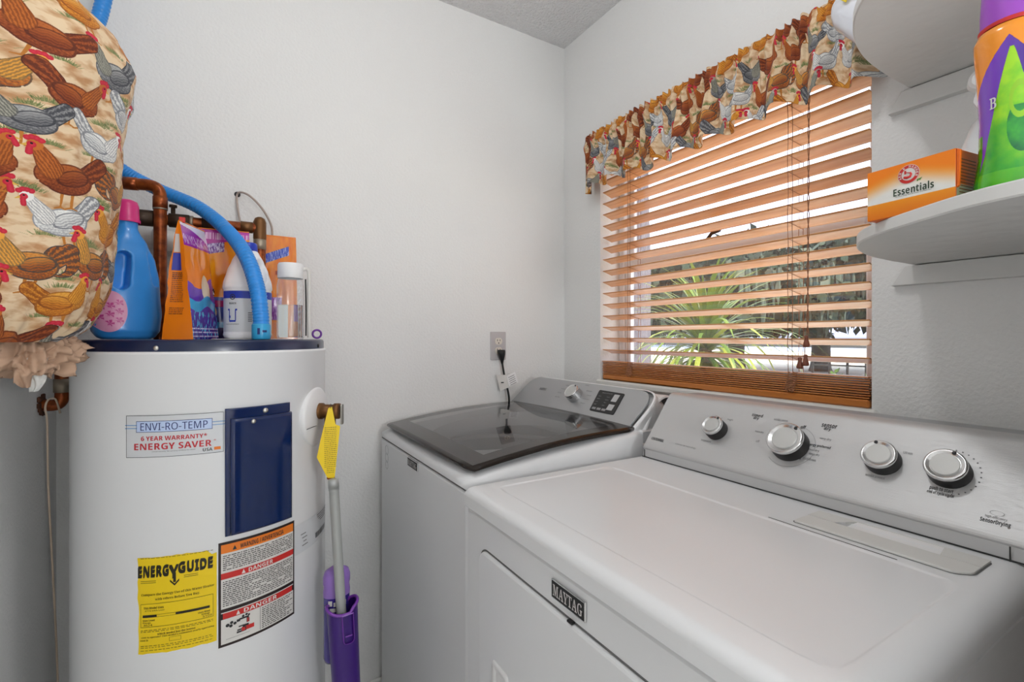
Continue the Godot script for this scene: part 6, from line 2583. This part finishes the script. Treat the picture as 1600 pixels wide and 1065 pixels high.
func outdoors():
	var gy := -0.15
	var b := B.new()
	b.box(Vector3(26, gy - 0.1, -14), Vector3(49, 0.2, 70))
	shell("ground", b, mat(Color(0.78, 0.76, 0.72), 0.9))
	b = B.new()
	b.box(Vector3(60, gy - 0.02, -50), Vector3(20, 0.1, 150))
	b.box(Vector3(30, gy - 0.02, -80), Vector3(80, 0.1, 62))
	var lake := shell("water", b, mat(Color(0.5, 0.62, 0.72), 0.12))
	lake.name = "lake"
	# grass strip near the trunk
	var grass_m := mat(Color(0.42, 0.52, 0.16), 0.8)
	grass_m.backlight_enabled = true
	grass_m.backlight = Color(0.2, 0.25, 0.06)
	var blade := B.new()
	leaf_blade(blade, 0.1, 0.012, 0.8)
	var mm := MultiMesh.new()
	mm.transform_format = MultiMesh.TRANSFORM_3D
	mm.mesh = blade.done()
	mm.instance_count = 5000
	for i in 5000:
		var p := Vector3(rng.randf_range(4.4, 9.0), gy, 0)
		p.z = -p.x * rng.randf_range(0.72, 1.02) - rng.randf_range(0, 0.5)
		mm.set_instance_transform(i, Transform3D(Basis(Vector3.UP, rng.randf() * TAU).scaled(Vector3.ONE * rng.randf_range(0.7, 1.8)), p))
	var gi := MultiMeshInstance3D.new()
	gi.name = "grass"
	gi.multimesh = mm
	gi.material_override = grass_m
	add_child(gi, true)
	gi.set_meta("kind", "stuff")
	gi.set_meta("label", "short green grass beyond the window by the grey trunk")
	gi.set_meta("category", "grass")

	# spiky plant right outside
	var pc := Vector3(2.9, gy, -2.19)
	var t := thing("spiky_plant", "bright green spiky yucca plant just outside the window", "plant", pc)
	b = B.new()
	b.tube(spline([pc, pc + Vector3(0.02, 0.5, 0), pc + Vector3(-0.01, 1.0, 0.02), pc + Vector3(0.0, 1.34, 0)], 5), 0.045, 12)
	part(t, "trunk", b, mat(Color(0.5, 0.42, 0.3), 0.9))
	var cols := [Color(0.36, 0.45, 0.13), Color(0.29, 0.39, 0.13), Color(0.48, 0.52, 0.2), Color(0.21, 0.3, 0.12)]
	var lm := []
	for c in cols:
		var m := mat(c, 0.4)
		m.backlight_enabled = true
		m.backlight = Color(c.r * 0.6, c.g * 0.6, c.b * 0.3)
		lm.append(m)
	var meshes := []
	for q in [[0.62, 0.038, 0.35], [0.62, 0.034, 0.9], [0.56, 0.03, 1.5], [0.68, 0.04, 0.6]]:
		var lb := B.new()
		leaf_blade(lb, q[0], q[1], q[2])
		meshes.append(lb.done())
	for i in 200:
		var o := MeshInstance3D.new()
		o.name = "leaf"
		var k := i / 200.0
		var tilt := lerpf(0.05, 2.1, pow(k, 0.8)) + rng.randf_range(-0.12, 0.12)
		o.mesh = meshes[(0 if k < 0.35 else 3 if k < 0.5 else 1 if k < 0.75 else 2)]
		o.material_override = lm[rng.randi() % (3 if k < 0.7 else 4)]
		t.add_child(o, true)
		o.transform = Transform3D(Basis(Vector3.UP, i * 2.39996 + rng.randf_range(-0.2, 0.2)) * Basis(Vector3(0, 0, 1), -tilt), Vector3(0, 1.3 + 0.12 * (1.0 - k) - 0.06 * k, 0))
		o.scale = Vector3.ONE * rng.randf_range(0.8, 1.1)

	# grey trunk at the left of the view
	var tc := Vector3(4.2, gy, -4.13)
	t = thing("tree_trunk", "thick grey tree trunk outside at the left of the window", "tree", tc)
	var bark := mat(Color(0.4, 0.39, 0.43), 0.95)
	bump(bark, noise_tex(256, 0.03, 4, 31), 3.0, Vector3(2.0, 0.4, 2.0))
	var rows := []
	var f := FastNoiseLite.new()
	f.frequency = 1.2
	for i in 26:
		var y := i * 0.22
		var r := 0.15 + 0.16 * exp(-y * 2.6) + 0.02 * exp(-y)
		var row := []
		for j in 28:
			var a := TAU * j / 28.0
			var rr_ := r * (1.0 + 0.12 * sin(a * 5.0) * exp(-y * 1.4) + 0.09 * f.get_noise_3d(cos(a), y * 0.6, sin(a)))
			row.append(tc + Vector3(sin(a) * rr_ + 0.02 * sin(y), y, cos(a) * rr_))
		rows.append(row)
	b = B.new()
	b.grid(rows, true)
	part(t, "trunk", b, bark)
	var crown := leaves(2600, 31, Vector3(2.4, 1.2, 2.4), 0.12)
	var cr := MultiMeshInstance3D.new()
	cr.name = "foliage"
	cr.multimesh = crown
	cr.material_override = leaf_mat(Color(0.16, 0.26, 0.12))
	t.add_child(cr)
	cr.position = Vector3(0, 6.2, 0)
	cr.set_meta("kind", "stuff")

	# live oaks hung with moss across the back
	var spots := [[9.2, -10.6, 0.8, 0.3], [13.2, -8.8, 0.95, 1.9], [17.2, -5.4, 1.1, 3.1], [21.5, -10.6, 1.3, 4.2], [15.4, -15.5, 1.1, 2.4]]
	var names := ["smallest mossy oak right beside the grey trunk", "mossy oak behind the spiky plant in the middle of the window", "mossy oak at the right edge of the window", "farthest mossy oak showing between the middle and right trees", "mossy oak far behind the smallest oak near the trunk"]
	var proto := oak()
	for i in spots.size():
		var o: Node3D = proto if i == 0 else proto.duplicate()
		if i:
			o.name = "oak_tree"
			add_child(o, true)
		o.position = Vector3(spots[i][0], gy, spots[i][1])
		o.rotation.y = spots[i][3]
		o.scale = Vector3.ONE * spots[i][2]
		o.set_meta("label", names[i])
	# thin dark fence at the right
	t = thing("metal_fence", "thin dark metal fence seen low through the right of the window", "fence", Vector3(7.0, gy, -2.6))
	for i in 9:
		b = B.new()
		var p := Vector3(6.9 + 0.03 * i, gy, -3.5 + 0.2 * i)
		b.tube([p, p + Vector3(0, 1.12, 0)], 0.016, 8)
		part(t, "post", b, M.dark_plastic)
	for y in [0.25, 1.05]:
		b = B.new()
		b.tube([Vector3(6.9, gy + y, -3.5), Vector3(7.14, gy + y, -1.9)], 0.012, 8)
		part(t, "rail", b, M.dark_plastic)
	# garden bench beyond
	t = thing("garden_bench", "small dark blue garden bench outside at the lower right of the window", "bench", Vector3(5.6, gy, -1.95))
	for i in 4:
		b = B.new()
		b.box(Vector3(5.45 + i * 0.1, gy + 0.9, -1.95), Vector3(0.085, 0.03, 0.8), 0.006)
		part(t, "seat_slat", b, mat(Color(0.1, 0.14, 0.3), 0.5))
	for z in [-2.3, -1.6]:
		for x in [5.46, 5.74]:
			b = B.new()
			b.box(Vector3(x, gy + 0.44, z), Vector3(0.05, 0.88, 0.05), 0.006)
			part(t, "leg", b, M.dark_plastic)
	# low shrub
	t = thing("low_shrub", "low round green shrub outside below the cord tassels", "shrub", Vector3(4.5, gy, -2.15))
	var sh := leaves(700, 77, Vector3(0.32, 0.42, 0.32), 0.07)
	var si := MultiMeshInstance3D.new()
	si.name = "foliage"
	si.multimesh = sh
	si.material_override = leaf_mat(Color(0.24, 0.36, 0.14))
	t.add_child(si)
	si.position = Vector3(0, 0.62, 0)
	si.set_meta("kind", "stuff")
	b = B.new()
	b.tube([Vector3(4.5, gy, -2.15), Vector3(4.5, gy + 0.6, -2.15)], 0.03, 8)
	part(t, "stem", b, mat(Color(0.3, 0.24, 0.18), 0.9))


func leaf_mat(c: Color) -> StandardMaterial3D:
	var m := mat(c, 0.6)
	m.backlight_enabled = true
	m.backlight = Color(c.r * 0.4, c.g * 0.45, c.b * 0.2)
	m.vertex_color_use_as_albedo = true
	return m


func leaves(n: int, seed_: int, r: Vector3, size: float) -> MultiMesh:
	var b := B.new()
	# a sprig of three small leaves
	for k in 3:
		var a := TAU * k / 3.0
		var d := Vector3(cos(a), 0.4, sin(a)).normalized()
		var s := d.cross(Vector3.UP).normalized() * 0.28
		b.tri(Vector3.ZERO, d * 0.5 + s, d)
		b.tri(Vector3.ZERO, d, d * 0.5 - s)
	var mm := MultiMesh.new()
	mm.transform_format = MultiMesh.TRANSFORM_3D
	mm.use_colors = true
	mm.mesh = b.done()
	mm.instance_count = n
	var g := RandomNumberGenerator.new()
	g.seed = seed_
	var clumps := []
	for i in 26:
		clumps.append(Vector3(g.randfn(0, 0.42), g.randfn(0, 0.38), g.randfn(0, 0.42)))
	for i in n:
		var c: Vector3 = clumps[g.randi() % 26] + Vector3(g.randfn(0, 0.17), g.randfn(0, 0.15), g.randfn(0, 0.17))
		mm.set_instance_transform(i, Transform3D(Basis.from_euler(Vector3(g.randf() * TAU, g.randf() * TAU, g.randf() * TAU)).scaled(Vector3.ONE * size * g.randf_range(0.7, 1.5)), c * r))
		var v := g.randf_range(0.6, 1.4)
		mm.set_instance_color(i, Color(v, v * g.randf_range(0.95, 1.1), v * 0.9))
	return mm


func oak() -> Node3D:
	var t := thing("oak_tree", "mossy oak", "tree", Vector3.ZERO, "mossy oaks beyond the window")
	var bark := mat(Color(0.24, 0.22, 0.2), 0.95)
	var b := B.new()
	b.tube(spline([Vector3(0, 0, 0), Vector3(0.1, 1.0, 0.05), Vector3(-0.05, 2.2, 0.0), Vector3(0.1, 3.4, 0.1)], 5), [0.34, 0.3, 0.28, 0.27, 0.26, 0.25, 0.24, 0.23, 0.22, 0.21, 0.2, 0.19, 0.18, 0.17, 0.16, 0.15], 12)
	part(t, "trunk", b, bark)
	for k in 6:
		var a := TAU * k / 6.0 + 0.3
		b = B.new()
		var d := Vector3(cos(a), 0, sin(a))
		b.tube(spline([Vector3(0, 1.9 + 0.15 * k, 0), d * 0.9 + Vector3(0, 2.5 + 0.1 * k, 0), d * 2.1 + Vector3(0, 2.7, 0), d * 3.1 + Vector3(0, 2.5, 0)], 4), [0.16, 0.15, 0.14, 0.13, 0.12, 0.11, 0.1, 0.09, 0.08, 0.07, 0.06, 0.05, 0.04], 8)
		part(t, "branch", b, bark)
	var o := MultiMeshInstance3D.new()
	o.name = "foliage"
	o.multimesh = leaves(9000, 9, Vector3(3.2, 1.25, 3.2), 0.34)
	o.material_override = leaf_mat(Color(0.12, 0.19, 0.13))
	t.add_child(o)
	o.position = Vector3(0, 2.75, 0)
	o.set_meta("kind", "stuff")
	# hanging moss: thin ragged curtains of strands
	b = B.new()
	for k in 3:
		b.tube([Vector3(0.02 * k, 0, 0.015 * k), Vector3(0.03 * k - 0.02, -0.4, 0.02), Vector3(0.015 * k, -0.85 - 0.1 * k, 0.01)], [0.03, 0.05, 0.006], 4, false)
	var mm := MultiMesh.new()
	mm.transform_format = MultiMesh.TRANSFORM_3D
	mm.mesh = b.done()
	var g := RandomNumberGenerator.new()
	g.seed = 41
	mm.instance_count = 900
	for i in 900:
		var a := g.randf() * TAU
		var r := sqrt(g.randf()) * 3.3
		mm.set_instance_transform(i, Transform3D(Basis(Vector3.UP, g.randf() * TAU).scaled(Vector3(1.0, g.randf_range(0.4, 1.15), 1.0)), Vector3(cos(a) * r, g.randf_range(2.6, 3.4), sin(a) * r)))
	o = MultiMeshInstance3D.new()
	o.name = "moss"
	o.multimesh = mm
	o.material_override = mat(Color(0.29, 0.34, 0.31), 0.95)
	t.add_child(o)
	o.set_meta("kind", "stuff")
	return t
